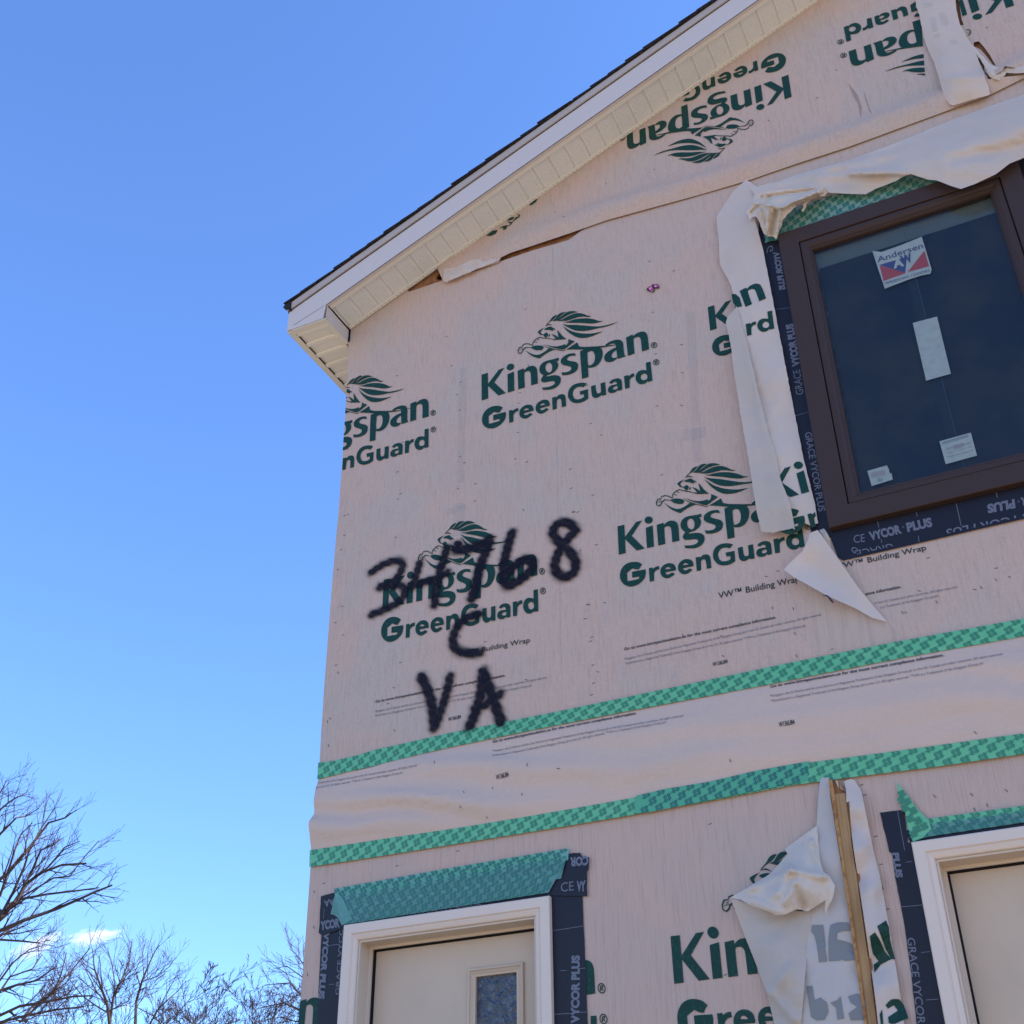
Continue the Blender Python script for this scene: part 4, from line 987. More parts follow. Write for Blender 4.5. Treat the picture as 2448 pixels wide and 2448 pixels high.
# blue film behind the pane, its left edge and foot ragged
rf = random.Random(2); fo = -.010
tl = P(*w1([(345, 772)])[0], fo); tr = P(*w1([(1728, 350)])[0], fo)
ftop = (tl[1] + tr[1]) / 2
fl = []
z = ftop
while z > gz0 + .02:
    fl.append((gx0 + .004 + abs(rf.gauss(0, .0035)) + .006 * abs(nz(z * 6, 3)), z)); z -= .022
fb = []
x = gx0 + .012
while x < gx1 - .01:
    fb.append((x, gz0 + .003 + abs(rf.gauss(0, .002)) + .012 * max(0, nz(x * 4, 1)))); x += .022
fpoly = [(gx1 - .002, ftop + .004)] + fl + fb + [(gx1 - .002, gz0 + .004)]
ov, of = fill([fpoly], .15)
mesh_obj('protective_film', [(x, D + .012 + .002 * nz(x * 4, z * 4), z) for x, z in ov], of, M['film'], win, smooth=True)
sa = P(*w1([(1100, 560)])[0], .0)[0]; sb_ = P(*w1([(1185, 1130)])[0], .0)[0]
mb = MB(); mb.box(sb_ - .045, sb_ - .002, D + .0085, D + .0088, gz0 + .01, ftop); mb.build('film_strip', M['film2'], win)
mb = MB(); mb.box(sb_ - .0015, sb_ + .001, D + .0080, D + .0083, gz0 + .005, gz1 - .01); mb.build('film_seam', M['seam'], win)
def sticker(polys, label, texts=()):
    V = []; Fs = []; mi = []; ms = []
    o_ = .0052
    for k, (px, m) in enumerate(polys):
        ov, of = fill([[P(*q, o_) for q in px]], .2)
        b = len(V); V += [(x, D - o_ - k * .0002, z) for x, z in ov]; Fs += [tuple(i + b for i in f) for f in of]
        if m not in ms: ms.append(m)
        mi += [ms.index(m)] * len(of)
    for body, a, b_, c, m, bold in texts:
        A3, B3, C3 = (np.array(P(*q, o_)) for q in (a, b_, c)); C3 = C3 - A3
        vs, fs = text_mesh(body, bold)
        b = len(V)
        V += [((A3 + (B3 - A3) * u + C3 * w)[0], D - o_ - .0014, (A3 + (B3 - A3) * u + C3 * w)[1]) for u, w in vs]; Fs += [tuple(i + b for i in f) for f in fs]
        if m not in ms: ms.append(m)
        mi += [ms.index(m)] * len(fs)
    mesh_obj('sticker', V, Fs, [M[m] for m in ms], win, mi=mi, label=label)
W = w1
sticker([(W([(780, 635), (850, 643), (1000, 590), (1155, 527), (1180, 610), (1230, 775), (1222, 808), (1150, 822), (1040, 858), (875, 922), (830, 790)]), 'paper'),
         (W([(835, 745), (865, 865), (1038, 803)]), 's_red'), (W([(832, 742), (1042, 680), (1030, 802)]), 's_navy'), (W([(1175, 632), (1212, 752), (1048, 797)]), 's_red')],
        'white window-maker sticker with a red and navy emblem',
        [('Andersen', *W([(822, 724), (1168, 612), (812, 684)]), 's_navy', .005), ('A', *W([(942, 768), (1022, 745), (930, 708)]), 'paper', .05), ('W', *W([(1008, 738), (1090, 712), (988, 680)]), 's_navy', .05),
         ('WINDOWS \u2022 DOORS', *W([(878, 892), (1218, 792), (872, 874)]), 's_navy', .0)])
sticker([(v4([(1285, 657), (1425, 620), (1505, 950), (1362, 990)]), 'paper')], 'blank pale paper rectangle on the glass')
W = w2
sticker([(W([(1290, 175), (1528, 108), (1575, 283), (1337, 349)]), 'paper'), (W([(1308, 180), (1505, 122), (1512, 142), (1313, 200)]), 's_grey'), (W([(1395, 205), (1470, 185), (1475, 215), (1400, 240)]), 'ink_fade')],
        'printed label low on the glass', [('EFFICIENCY RATED', *W([(1325, 195), (1495, 145), (1322, 183)]), 'paper', 0), ('U-FACTOR   SOLAR', *W([(1345, 240), (1530, 190), (1341, 230)]), 's_grey', 0), ('Series 1 0.29 0.31 0.51', *W([(1350, 270), (1540, 218), (1347, 262)]), 's_grey', 0), ('NATIONAL RATING', *W([(1355, 300), (1550, 245), (1352, 293)]), 's_grey', 0)])
sticker([(W([(742, 400), (890, 357), (905, 385), (912, 420), (925, 415), (935, 465), (775, 515)]), 'paper'), (W(ell(838, 468, 22, 17, 0, 12)), 's_grey'), (W([(768, 415), (875, 388), (880, 430), (775, 455)]), 'ink_fade')],
        'small torn label at the lower left of the glass', [('39', *W([(828, 475), (850, 470), (826, 462)]), 'paper', .02)])

# ------------------------------------------------------------------ loose, torn wrap
def cloth(px, ctrl, m, label, step=7, ridges=(), noise_amp=.006, noise_s=.012, jag=0.0, holes=(), pw=3.0, aniso=(1, 1), over=None):
    if jag:
        px = densify(px, 7); px = [(x + jag * nz(x * .11, y * .11, 1), y + jag * nz(x * .11, y * .11, 9)) for x, y in px]
    ov, of = fill([px, *holes], step)
    C = np.array(ctrl, float)
    def tps(d):
        d = np.maximum(d, 1e-6); return d * d * np.log(d)
    Cn = C[:, :2] / 100.0; n_ = len(C); sol = None
    if n_ > 3:
        K_ = tps(np.hypot(Cn[:, None, 0] - Cn[None, :, 0], Cn[:, None, 1] - Cn[None, :, 1])) + np.eye(n_) * .02
        P1 = np.c_[np.ones(n_), Cn]
        A_ = np.block([[K_, P1], [P1.T, np.zeros((3, 3))]])
        sol = np.linalg.solve(A_, np.r_[C[:, 2], 0, 0, 0])
    def off(x, y):
        d = np.hypot(C[:, 0] - x, C[:, 1] - y) + 1e-3
        if sol is None:
            w = d ** -pw; o_ = float((w * C[:, 2]).sum() / w.sum())
        else:
            o_ = float(tps(np.hypot(Cn[:, 0] - x / 100, Cn[:, 1] - y / 100)) @ sol[:n_] + sol[n_] + sol[n_ + 1] * x / 100 + sol[n_ + 2] * y / 100)
            o_ = min(max(o_, .010), float(C[:, 2].max()) * 1.15)
        for x0, y0, x1, y1, a, wd in ridges:
            L2 = (x1 - x0) ** 2 + (y1 - y0) ** 2
            t = max(0, min(1, ((x - x0) * (x1 - x0) + (y - y0) * (y1 - y0)) / L2))
            dd = math.hypot(x - x0 - t * (x1 - x0), y - y0 - t * (y1 - y0))
            o_ += a * math.exp(-(dd / wd) ** 2)
        u_, w_ = x * noise_s * aniso[0], y * noise_s * aniso[1]
        return max(.014, (over(x, y) + .007) if over else 0, o_ + noise_amp * 1.6 * (.25 - abs(nz(u_, w_, 2.2))) + noise_amp * .8 * (.25 - abs(nz(u_ * 2.3, w_ * 2.3, 5.2))) + noise_amp * .42 * (.2 - abs(nz(u_ * 5, w_ * 5, 7.2))) + noise_amp * .22 * (.2 - abs(nz(u_ * 10, w_ * 10, 3.2))))
    V = [P3(x, y, off(x, y)) for x, y in ov]
    o = mesh_obj('torn_wrap_flap', V, of, M[m], house, smooth=True, label=label)
    return o, off
def R3(a, b, amp, w, V): (x0, y0), (x1, y1) = V([a, b]); return (x0, y0, x1, y1, amp, w)
def C3_(V, pts): return [(*V([(a, b)])[0], o) for a, b, o in pts]
# long curtain over the window head
c1, _ = cloth(V3([(120, 1240), (300, 1198), (433, 1150), (767, 1057), (1040, 960), (1452, 790), (1926, 622), (2200, 530), (2500, 430), (2500, 900), (2200, 960), (1926, 1040), (1830, 1080), (1740, 1150), (1600, 1215), (1510, 1247), (1440, 1225), (1350, 1190), (1290, 1185), (1180, 1148), (1130, 1165), (1080, 1195), (950, 1245), (880, 1282), (800, 1280), (640, 1272), (610, 1240), (420, 1262), (230, 1305), (150, 1290)]),
    C3_(V3, [(120, 1240, .025), (433, 1150, .02), (1040, 960, .02), (1452, 790, .02), (1926, 622, .02), (2500, 430, .02), (700, 1120, .045), (1100, 1020, .06), (1500, 900, .10), (1900, 780, .12), (2400, 650, .12), (300, 1225, .05), (600, 1180, .07), (900, 1110, .085), (1150, 1080, .10),
                 (1500, 1080, .15), (1510, 1230, .12), (1700, 1130, .12), (1926, 1030, .10), (1300, 1170, .12), (1000, 1160, .06), (880, 1270, .05), (700, 1250, .05), (2400, 900, .11), (420, 1250, .06)]),
    'wrap_white', 'loose white curtain of wrap sagging over the window head', step=6, noise_amp=.016, noise_s=.009, aniso=(.6, 2.2),
    ridges=[R3((300, 1215), (1180, 985), .018, 9, V3), R3((560, 1170), (1100, 1130), .020, 8, V3), R3((500, 1085 + 60), (900, 1040), .012, 6, V3), R3((780, 1140), (1150, 1145), .03, 7, V3), R3((1350, 1010), (1926, 850), .015, 22, V3), R3((1450, 1060), (1926, 960), -.02, 14, V3)])
# the twisted knot at its left end
c1b, _ = cloth(V3([(150, 1285), (240, 1262), (400, 1245), (600, 1235), (640, 1262), (610, 1290), (560, 1300), (520, 1315), (495, 1350), (470, 1400), (462, 1385), (475, 1330), (430, 1355), (380, 1400), (335, 1450), (322, 1500), (288, 1575), (278, 1560), (235, 1565), (200, 1530), (185, 1480), (165, 1435), (140, 1428), (120, 1455), (92, 1405), (130, 1350)]),
    C3_(V3, [(150, 1290, .09), (400, 1250, .10), (620, 1250, .07), (250, 1330, .15), (400, 1320, .13), (130, 1400, .09), (230, 1420, .12), (300, 1400, .13), (230, 1540, .06), (300, 1530, .07), (280, 1470, .10), (185, 1480, .07), (470, 1380, .06), (520, 1310, .09)]),
    'wrap_cream', 'twisted torn knot of wrap at the window corner', step=4, noise_amp=.006, noise_s=.03, jag=3.0,
    ridges=[R3((150, 1340), (330, 1370), .035, 4, V3), R3((330, 1370), (600, 1240), .04, 5, V3), R3((200, 1300), (560, 1250), -.03, 4, V3), R3((240, 1400), (230, 1550), .03, 4, V3), R3((290, 1390), (260, 1540), -.03, 3.5, V3), R3((320, 1400), (300, 1530), .03, 3, V3), R3((180, 1380), (215, 1500), .03, 4, V3), R3((400, 1350), (560, 1290), -.03, 3.5, V3), R3((430, 1330), (600, 1265), .03, 3, V3), R3((250, 1300), (130, 1400), -.025, 4, V3)])
# left flap beside the window: printed sheet with a folded-back strip
flapA, offA = cloth(v4([(150, 45), (195, -25), (255, -110), (325, -172), (400, -118), (372, -20), (378, 75), (420, 230), (500, 640), (580, 1060), (650, 1420), (720, 1700), (738, 1812), (700, 1830), (660, 1812), (604, 1862), (520, 1560), (450, 1290), (390, 1060), (330, 800), (265, 570), (238, 445), (210, 390), (172, 320), (165, 180)]),
    C3_(v4, [(150, 60, .018), (325, -172, .016), (200, -25, .018), (400, -118, .022), (378, 80, .045), (420, 230, .03), (500, 640, .022), (580, 1060, .022), (650, 1420, .022), (735, 1810, .02), (604, 1860, .03), (390, 1060, .05), (265, 570, .05), (172, 320, .022), (210, 390, .03), (300, 250, .055), (380, 600, .06), (470, 1000, .06), (560, 1400, .055), (640, 1700, .045), (460, 600, .05), (540, 1000, .05), (620, 1400, .045)]),
    'wrap_white', 'printed flap of wrap peeled from the left side of the window', step=6, noise_amp=.009, jag=1.2)
flapB, offB = cloth(v4([(268, 560), (335, 800), (395, 1060), (452, 1290), (500, 1440), (522, 1560), (578, 1705), (605, 1852), (590, 1842), (480, 1868), (410, 1862), (385, 1750), (345, 1500), (312, 1300), (290, 1180), (272, 1060), (255, 960), (240, 830), (230, 760), (205, 660), (215, 620), (245, 590)]),
    C3_(v4, [(268, 560, .055), (335, 800, .07), (452, 1290, .075), (522, 1560, .075), (605, 1852, .05), (410, 1862, .03), (345, 1500, .03), (290, 1180, .03), (255, 960, .03), (205, 660, .022), (300, 900, .06), (370, 1250, .06), (430, 1500, .055), (490, 1750, .055), (440, 1600, .07)]),
    'wrap_back', 'white strip of the flap folded back on itself', over=offA, step=6, noise_amp=.009, jag=1.5, ridges=[R3((350, 1000), (490, 1860), -.02, 7, v4)])
sh = dict(pxoff=True, eps=.003)
rc = [clip_px(*v4([(500, 640), (620, 1240)]), v4([(300, 800)])[0])]
Ak, tk = fit(dict(nbr=v4([(442, 516)])[0], n2tl=v4([(283, 475)])[0], n2bl=v4([(318, 560)])[0]), similar=True)
decal('printed_brand_name', glyphs(['n2']), Ak, tk, offA, M['ink'], flapA, **sh)
decal('printed_brand_name', [[[P(*q) for q in v4([(238, 490), (262, 490), (285, 510), (300, 560), (272, 567), (250, 545), (243, 520)])]]], A1, t1, offA, M['ink'], flapA, **sh)
Al, tl_ = fit(dict(dbr=v4([(490, 692)])[0], r2bl=v4([(330, 727)])[0], dtl=v4([(440, 592)])[0]), similar=True)
decal('printed_product_name', glyphs(['r2', 'd']), Al, tl_, offA, M['ink'], flapA, clip=rc, **sh)
rc2 = [clip_px(*v4([(655, 1440), (740, 1810)]), v4([(500, 1600)])[0])]
Am, tm = fit(dict(Kbr=v4([(612, 1640)])[0], ibr=v4([(692, 1636)])[0], idot=v4([(628, 1480)])[0], Gr=v4([(668, 1785)])[0]), similar=True)
decal('printed_brand_name', glyphs(['K', 'i']), Am, tm, offA, M['ink'], flapA, clip=rc2, **sh)
decal('printed_product_name', glyphs(['G', 'r']), Am, tm, offA, M['ink'], flapA, clip=rc2, **sh)
# folded triangle below it
vq = view(1850, 1250, 5.52)
c3, _ = cloth(vq([(480, 130), (575, 95), (640, 170), (750, 330), (870, 500), (1120, 860), (1300, 1080), (1500, 1310), (1290, 1250), (1080, 1130), (900, 1050), (700, 960), (560, 880), (400, 790), (260, 715), (130, 615), (240, 500), (380, 370), (460, 200)]),
    C3_(vq, [(480, 130, .065), (575, 95, .055), (640, 170, .05), (870, 500, .045), (1120, 860, .035), (1500, 1310, .02), (1290, 1250, .028), (900, 1050, .060), (700, 960, .072), (400, 790, .085), (130, 615, .09), (240, 500, .085),
             (450, 560, .038), (600, 690, .030), (800, 830, .026), (1000, 960, .024), (1250, 1140, .020), (520, 330, .062), (760, 560, .040)]),
    'wrap_white', 'white triangular corner of wrap folded down below the window', step=6, noise_amp=.004, noise_s=.02, pw=2.5)
c3c, _ = cloth(vq([(600, 100), (660, 70), (700, 130), (745, 215), (752, 330), (690, 230)]), C3_(vq, [(600, 100, .02), (700, 150, .035), (752, 330, .02)]), 'wrap_back', 'small torn tab beside the folded corner', step=8, jag=1)
M['wrap_under'] = mat('wrap_under_layer', (0.64, 0.50, 0.39), 0.5, 0.25, alpha=.6, var=[((12, 12, .7), 5, (0.54, 0.41, 0.32), .45, .7)], bump=[((14, 14, 0.7), 5, 0.5, 0.005)])
decal('wrap_under_layer', [[[P(*q) for q in vq([(480, 830), (700, 950), (900, 1040), (1080, 1120), (1290, 1240), (1500, 1300), (1640, 1440), (1690, 1560), (1300, 1640), (1000, 1700), (560, 1760), (500, 1640), (540, 1300), (490, 1050)])]]], A1, t1, h_mid, M['wrap_under'], s_mid, eps=.0012)
# red scrap caught on it
mb = MB()
pr = vq([(640, 962), (700, 948), (745, 985), (790, 1045), (770, 1055), (735, 1015), (700, 965)])
mb.prism([P3(*q, .085) for q in pr], (0, 0, 0), (0, .003, 0)); rp = mb.build('red_scrap', M['pinkdark'])
rp['label'] = 'tiny dark red scrap caught on the folded corner of wrap'; rp['category'] = 'scrap'
# flap hanging on the gable at the top right
vt = view(2100, 0, 5.5517)
c4, off4 = cloth(vt([(485, -90), (1020, -90), (1030, 80), (1050, 200), (1085, 330), (1170, 480), (1245, 600), (1290, 700), (1350, 850), (1400, 960), (1420, 1050), (1450, 1120), (1480, 1240), (1460, 1265), (1250, 1320), (1000, 1400), (950, 1390), (880, 1300), (820, 1100), (780, 960), (740, 840), (640, 620), (600, 500), (575, 360), (545, 200), (500, 80)]),
    C3_(vt, [(485, -90, .03), (1020, -90, .03), (750, 0, .045), (800, 400, .06), (600, 500, .025), (1100, 400, .03), (850, 800, .075), (1000, 980, .085), (1200, 1000, .08), (1000, 1150, .09), (1300, 1150, .08), (950, 1390, .035), (1480, 1250, .04), (1200, 1330, .04), (1350, 850, .03), (740, 840, .03)]),
    'wrap_white', 'white flap of wrap hanging across the gable print', step=6, noise_amp=.008, jag=1.5, ridges=[R3((880, 1040), (1400, 1020), .018, 9, vt), R3((700, 700), (900, 760), -.012, 12, vt)])
fadeA = [[[P(*q) for q in vt(l)]] for l in ([(670, 230), (750, 215), (790, 410), (720, 430)], [(800, 180), (860, 150), (900, 200), (930, 300), (900, 350), (850, 350), (825, 250)], ell(775, 475, 52, 34, -20, 10), [(580, 40), (720, 20), (740, 70), (620, 110)], ell(1000, 560, 62, 38, 10, 12))]
for sp_ in fadeA: decal('faded_print', [sp_], A1, t1, off4, M['ghost'], c4, **sh)
c5, _ = cloth(vt([(1240, 590), (1330, 680), (1420, 790), (1520, 880), (1600, 890), (1680, 900), (1760, 890), (1850, 830), (1950, 790), (2400, 690), (2400, 860), (1932, 965), (1800, 975), (1700, 965), (1670, 1010), (1600, 1065), (1540, 1050), (1470, 1010), (1440, 950), (1410, 880), (1350, 780), (1270, 680)]),
    C3_(vt, [(1240, 600, .02), (1420, 800, .03), (1600, 900, .05), (1550, 980, .06), (1600, 1050, .04), (1700, 930, .035), (1932, 900, .07), (1932, 960, .05), (2400, 800, .06), (1350, 760, .03), (1900, 840, .03)]),
    'wrap_cream', 'curled torn hem of the gable wrap', step=7, noise_amp=.01, noise_s=.03, jag=2.0, ridges=[R3((1400, 880), (1560, 1030), .015, 5, vt), R3((1700, 900), (1932, 930), .012, 6, vt)])
# rough patch where the seam has been bunched under the soffit
c6, _ = cloth(GV([(475, 1790), (490, 1690), (500, 1650), (620, 1640), (760, 1570), (900, 1530), (1050, 1500), (1150, 1505), (1125, 1560), (1020, 1605), (900, 1645), (820, 1680), (720, 1725), (600, 1770), (520, 1810)]),
    C3_(GV, [(475, 1790, .03), (620, 1640, .02), (900, 1530, .02), (1150, 1510, .02), (700, 1670, .045), (900, 1600, .04), (560, 1720, .045), (900, 1645, .02), (520, 1810, .02)]),
    'wrap_white', 'bunched scrap of wrap at the end of the gable seam', step=5, noise_amp=.014, noise_s=.05, jag=1.5, aniso=(.7, 1.6))
# tear over the lower wall: back-side sheet, crumpled flap, pale fold
vl = view(1700, 1840, 3.178)
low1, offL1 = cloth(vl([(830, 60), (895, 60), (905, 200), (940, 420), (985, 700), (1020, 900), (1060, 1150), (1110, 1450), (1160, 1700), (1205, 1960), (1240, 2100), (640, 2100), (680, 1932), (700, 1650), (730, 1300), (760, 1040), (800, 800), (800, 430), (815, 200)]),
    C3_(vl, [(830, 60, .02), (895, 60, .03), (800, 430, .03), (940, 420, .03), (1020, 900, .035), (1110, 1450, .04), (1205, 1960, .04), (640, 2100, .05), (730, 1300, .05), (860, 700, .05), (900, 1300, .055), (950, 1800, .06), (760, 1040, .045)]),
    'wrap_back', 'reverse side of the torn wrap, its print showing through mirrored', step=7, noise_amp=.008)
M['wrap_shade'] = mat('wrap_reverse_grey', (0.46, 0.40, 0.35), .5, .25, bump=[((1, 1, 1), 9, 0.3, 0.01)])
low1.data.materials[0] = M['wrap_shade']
fade = [[l] for l in ([(762, 1178), (850, 1178), (880, 1455), (820, 1465), (800, 1330), (780, 1270), (755, 1250)],)]
mir = [l for l in (vl([(765, 1180), (850, 1178), (880, 1458), (820, 1463), (802, 1330), (785, 1260), (760, 1230)]),
       S(vl([(905, 1180), (960, 1160), (1030, 1160), (1070, 1180), (1075, 1225), (1000, 1225), (960, 1240), (955, 1290), (1040, 1310), (1090, 1350), (1105, 1445), (1010, 1450), (990, 1430), (985, 1450), (895, 1455), (890, 1300)])),
       vl([(722, 1645), (770, 1642), (785, 1750), (830, 1730), (880, 1770), (890, 1840), (860, 1900), (800, 1905), (760, 1880)]), vl([(905, 1770), (960, 1750), (985, 1720), (1010, 1890), (960, 1900), (950, 1810)]),
       vl([(1040, 1720), (1110, 1700), (1170, 1730), (1195, 1900), (1060, 1905), (1045, 1850), (1110, 1800), (1060, 1770)]))]
for l in mir: decal('faded_print', [[[P(*q) for q in l]]], A1, t1, offL1, M['ink_fade'], low1, **sh)
low3, _ = cloth(vl([(145, 975), (320, 1030), (430, 1070), (520, 1100), (600, 1070), (700, 1075), (757, 1065), (755, 1160), (735, 1300), (715, 1550), (695, 1800), (670, 2100), (530, 2100), (480, 1932), (430, 1720), (350, 1500), (250, 1250), (180, 1060)]),
    C3_(vl, [(145, 975, .06), (520, 1100, .05), (755, 1100, .05), (250, 1250, .03), (350, 1500, .025), (480, 1932, .02), (670, 2100, .05), (730, 1400, .05), (500, 1300, .085), (550, 1600, .09), (600, 1800, .06), (450, 1700, .035), (500, 1180, .06)]),
    'wrap_back', 'long triangular flap of torn wrap hanging left of the stud', step=6, noise_amp=.009, ridges=[R3((440, 1690), (640, 1900), .02, 12, vl), R3((460, 1700), (600, 1500), .012, 12, vl)])
low2, _ = cloth(vl([(145, 972), (280, 895), (450, 790), (580, 640), (560, 600), (700, 500), (805, 425), (815, 560), (830, 700), (850, 770), (900, 810), (940, 880), (930, 960), (885, 1050), (878, 1110), (862, 1050), (868, 990), (800, 1035), (740, 1075), (650, 1060), (560, 1100), (500, 1108), (420, 1070), (320, 1040), (220, 985)]),
    C3_(vl, [(145, 972, .07), (450, 790, .04), (580, 640, .03), (805, 425, .035), (830, 700, .06), (940, 880, .08), (878, 1110, .06), (740, 1075, .08), (500, 1108, .13), (320, 1040, .09), (650, 780, .12), (600, 900, .15), (480, 960, .14), (750, 880, .13), (700, 650, .07), (550, 850, .12), (380, 900, .09), (850, 900, .10)]),
    'wrap_cream', 'crumpled white flap of wrap folded over the print', step=5, noise_amp=.013, noise_s=.016, jag=1.0,
    ridges=[R3((300, 900), (600, 770), .03, 11, vl), R3((500, 940), (590, 760), .025, 10, vl), R3((600, 755), (860, 820), .025, 9, vl), R3((300, 990), (520, 1085), .02, 9, vl), R3((760, 540), (860, 810), .02, 5, vl), R3((640, 900), (700, 1040), -.03, 9, vl), R3((560, 1010), (640, 860), .02, 8, vl)])
# pine stud and broken board laid bare by the tear
def stick(name, px, off, th, m, label=None):
    mb = MB(); mb.prism([P3(*q, off) for q in px], (0, 0, 0), (0, th, 0)); return mb.build(name, m, house, label=label)
stick('stud', vl([(935, 185), (1018, 178), (1060, 520), (1110, 850), (1160, 1200), (1200, 1500), (1235, 1750), (1262, 1960), (1290, 2150), (1215, 2150), (1190, 1932), (1140, 1600), (1090, 1250), (1050, 980), (1010, 700), (965, 400)]), .050, .045, M['wood'], 'bare pine stud in the torn seam')
stick('sheathing_edge', vl([(890, 75), (918, 78), (935, 185), (975, 460), (1020, 760), (1060, 1040), (1105, 1350), (1150, 1660), (1180, 1880), (1200, 2100), (1175, 2000), (1140, 1760), (1100, 1480), (1060, 1200), (1020, 920), (980, 640), (940, 400), (915, 230)]), .056, .05, M['osb2'], 'left edge of split sheathing beside the stud')
stick('sheathing_edge', vl([(1022, 320), (1055, 380), (1090, 620), (1130, 800), (1180, 1120), (1210, 1400), (1250, 1700), (1285, 1932), (1300, 2150), (1282, 2150), (1240, 1800), (1200, 1500), (1160, 1200), (1110, 860), (1060, 520)]), .040, .04, M['osb'], 'right edge of split sheathing beside the stud')
stick('splinter', vl([(918, 78), (935, 80), (975, 150), (1018, 178), (935, 185)]), .036, .02, M['osb'])
stick('splinter', vl([(960, 75), (972, 80), (1010, 165), (985, 150)]), .042, .02, M['osb2'])
stick('paper_shred', vl([(945, 75), (962, 90), (970, 145), (955, 110)]), .046, .004, M['wrap_white'])
# rolled edge to its right, with warped print
roll, offR = cloth(vl([(1010, 90), (1060, 70), (1090, 80), (1140, 160), (1150, 200), (1190, 400), (1230, 600), (1280, 800), (1310, 950), (1345, 1150), (1380, 1350), (1420, 1600), (1450, 1800), (1490, 2150), (1290, 2150), (1255, 1800), (1215, 1500), (1165, 1150), (1120, 850), (1085, 620), (1060, 420), (1050, 240), (1028, 250), (1025, 150)]),
    C3_(vl, [(1060, 80, .03), (1140, 160, .02), (1230, 600, .018), (1310, 950, .018), (1380, 1350, .018), (1450, 1800, .018), (1290, 2150, .03), (1215, 1500, .03), (1120, 850, .03), (1060, 420, .03), (1110, 300, .075), (1160, 600, .08), (1210, 900, .085), (1270, 1250, .085), (1330, 1650, .085), (1380, 2050, .085)]),
    'wrap_white', 'rolled-back edge of torn wrap right of the stud', step=6, noise_amp=.008, pw=2.6)
warp = [vl([(1262, 1188), (1330, 1145), (1352, 1200), (1362, 1300), (1398, 1440), (1370, 1440), (1330, 1370)]), vl([(1205, 1265), (1245, 1235), (1280, 1290), (1320, 1380), (1368, 1440), (1290, 1480), (1240, 1540), (1235, 1480), (1272, 1455), (1230, 1400), (1215, 1330)]),
        S(vl([(1325, 1790), (1370, 1745), (1430, 1745), (1465, 1790), (1500, 1890), (1440, 1910), (1390, 1932), (1350, 1925), (1345, 1880), (1390, 1850), (1420, 1830), (1390, 1790), (1345, 1815)])), vl([(1280, 1860), (1300, 1820), (1310, 1950), (1290, 1950)])]
for l in warp: decal('printed_letter', [[[P(*q) for q in l]]], A1, t1, offR, M['ink'], roll, **sh)

# brown stains on the wrap
for l, hf, s_ in ((V3([(770, 560), (790, 620), (830, 690), (850, 780), (835, 800), (855, 805), (860, 720), (835, 640), (790, 580)]), h_top, s_top), (V3([(870, 600), (880, 660), (905, 740), (925, 765), (880, 790), (905, 790), (930, 770), (900, 690)]), h_top, s_top)):
    decal('stain', [[[P(*q) for q in l]]], A1, t1, hf, M['stain'], s_, eps=.0018)

# ------------------------------------------------------------------ spray-painted marking
vg = view(800, 1200, 2.927)
PAINT = [
 [([(262, 497), (330, 450), (405, 420), (462, 422), (478, 460), (440, 535), (380, 575), (320, 600), (400, 588), (468, 590), (498, 640), (450, 705), (360, 755), (265, 792)], 40)],
 [([(597, 435), (580, 500), (562, 555), (552, 592), (630, 565), (700, 545), (790, 500)], 40), ([(790, 330), (762, 420), (730, 540), (712, 640), (705, 722)], 44)],
 [([(865, 305), (860, 340), (950, 330), (1040, 300), (1085, 272), (1065, 345), (1030, 430), (1005, 520), (988, 600), (965, 675)], 54)],
 [([(1243, 222), (1215, 320), (1192, 420), (1185, 520), (1215, 590), (1300, 550), (1370, 490), (1385, 430), (1340, 408), (1275, 440), (1200, 520)], 50)],
 [([(1690, 205), (1640, 155), (1570, 155), (1530, 215), (1575, 285), (1650, 355), (1690, 430), (1675, 500), (1615, 530), (1560, 500), (1545, 440), (1575, 350), (1630, 270), (1685, 210)], 48)],
 [([(1010, 790), (935, 812), (872, 865), (835, 945), (840, 1015), (885, 1052), (960, 1062), (1020, 1058)], 44)],
 [([(612, 1230), (655, 1320), (688, 1430), (703, 1580)], 50), ([(812, 1228), (792, 1325), (762, 1430), (715, 1560)], 42)],
 [([(950, 1575), (1000, 1450), (1030, 1330), (1042, 1190)], 52), ([(1042, 1190), (1080, 1290), (1120, 1400), (1170, 1545)], 52), ([(985, 1445), (1065, 1420), (1160, 1350)], 42)],
]
def cr(pts, n=6):
    out = []
    for i in range(len(pts) - 1):
        a = pts[max(0, i - 1)]; b = pts[i]; c = pts[i + 1]; d = pts[min(len(pts) - 1, i + 2)]
        for k in range(n):
            t = k / n
            out.append(tuple(.5 * (2 * b[j] + (c[j] - a[j]) * t + (2 * a[j] - 5 * b[j] + 4 * c[j] - d[j]) * t * t + (3 * b[j] - a[j] - 3 * c[j] + d[j]) * t ** 3) for j in (0, 1)))
    out.append(pts[-1]); return out
def h_paint(x, z):
    if z < z1t(x) + .004: return h_seam1(x, z) + .0035 + .0022
    return h_mid(x, z) + .0062
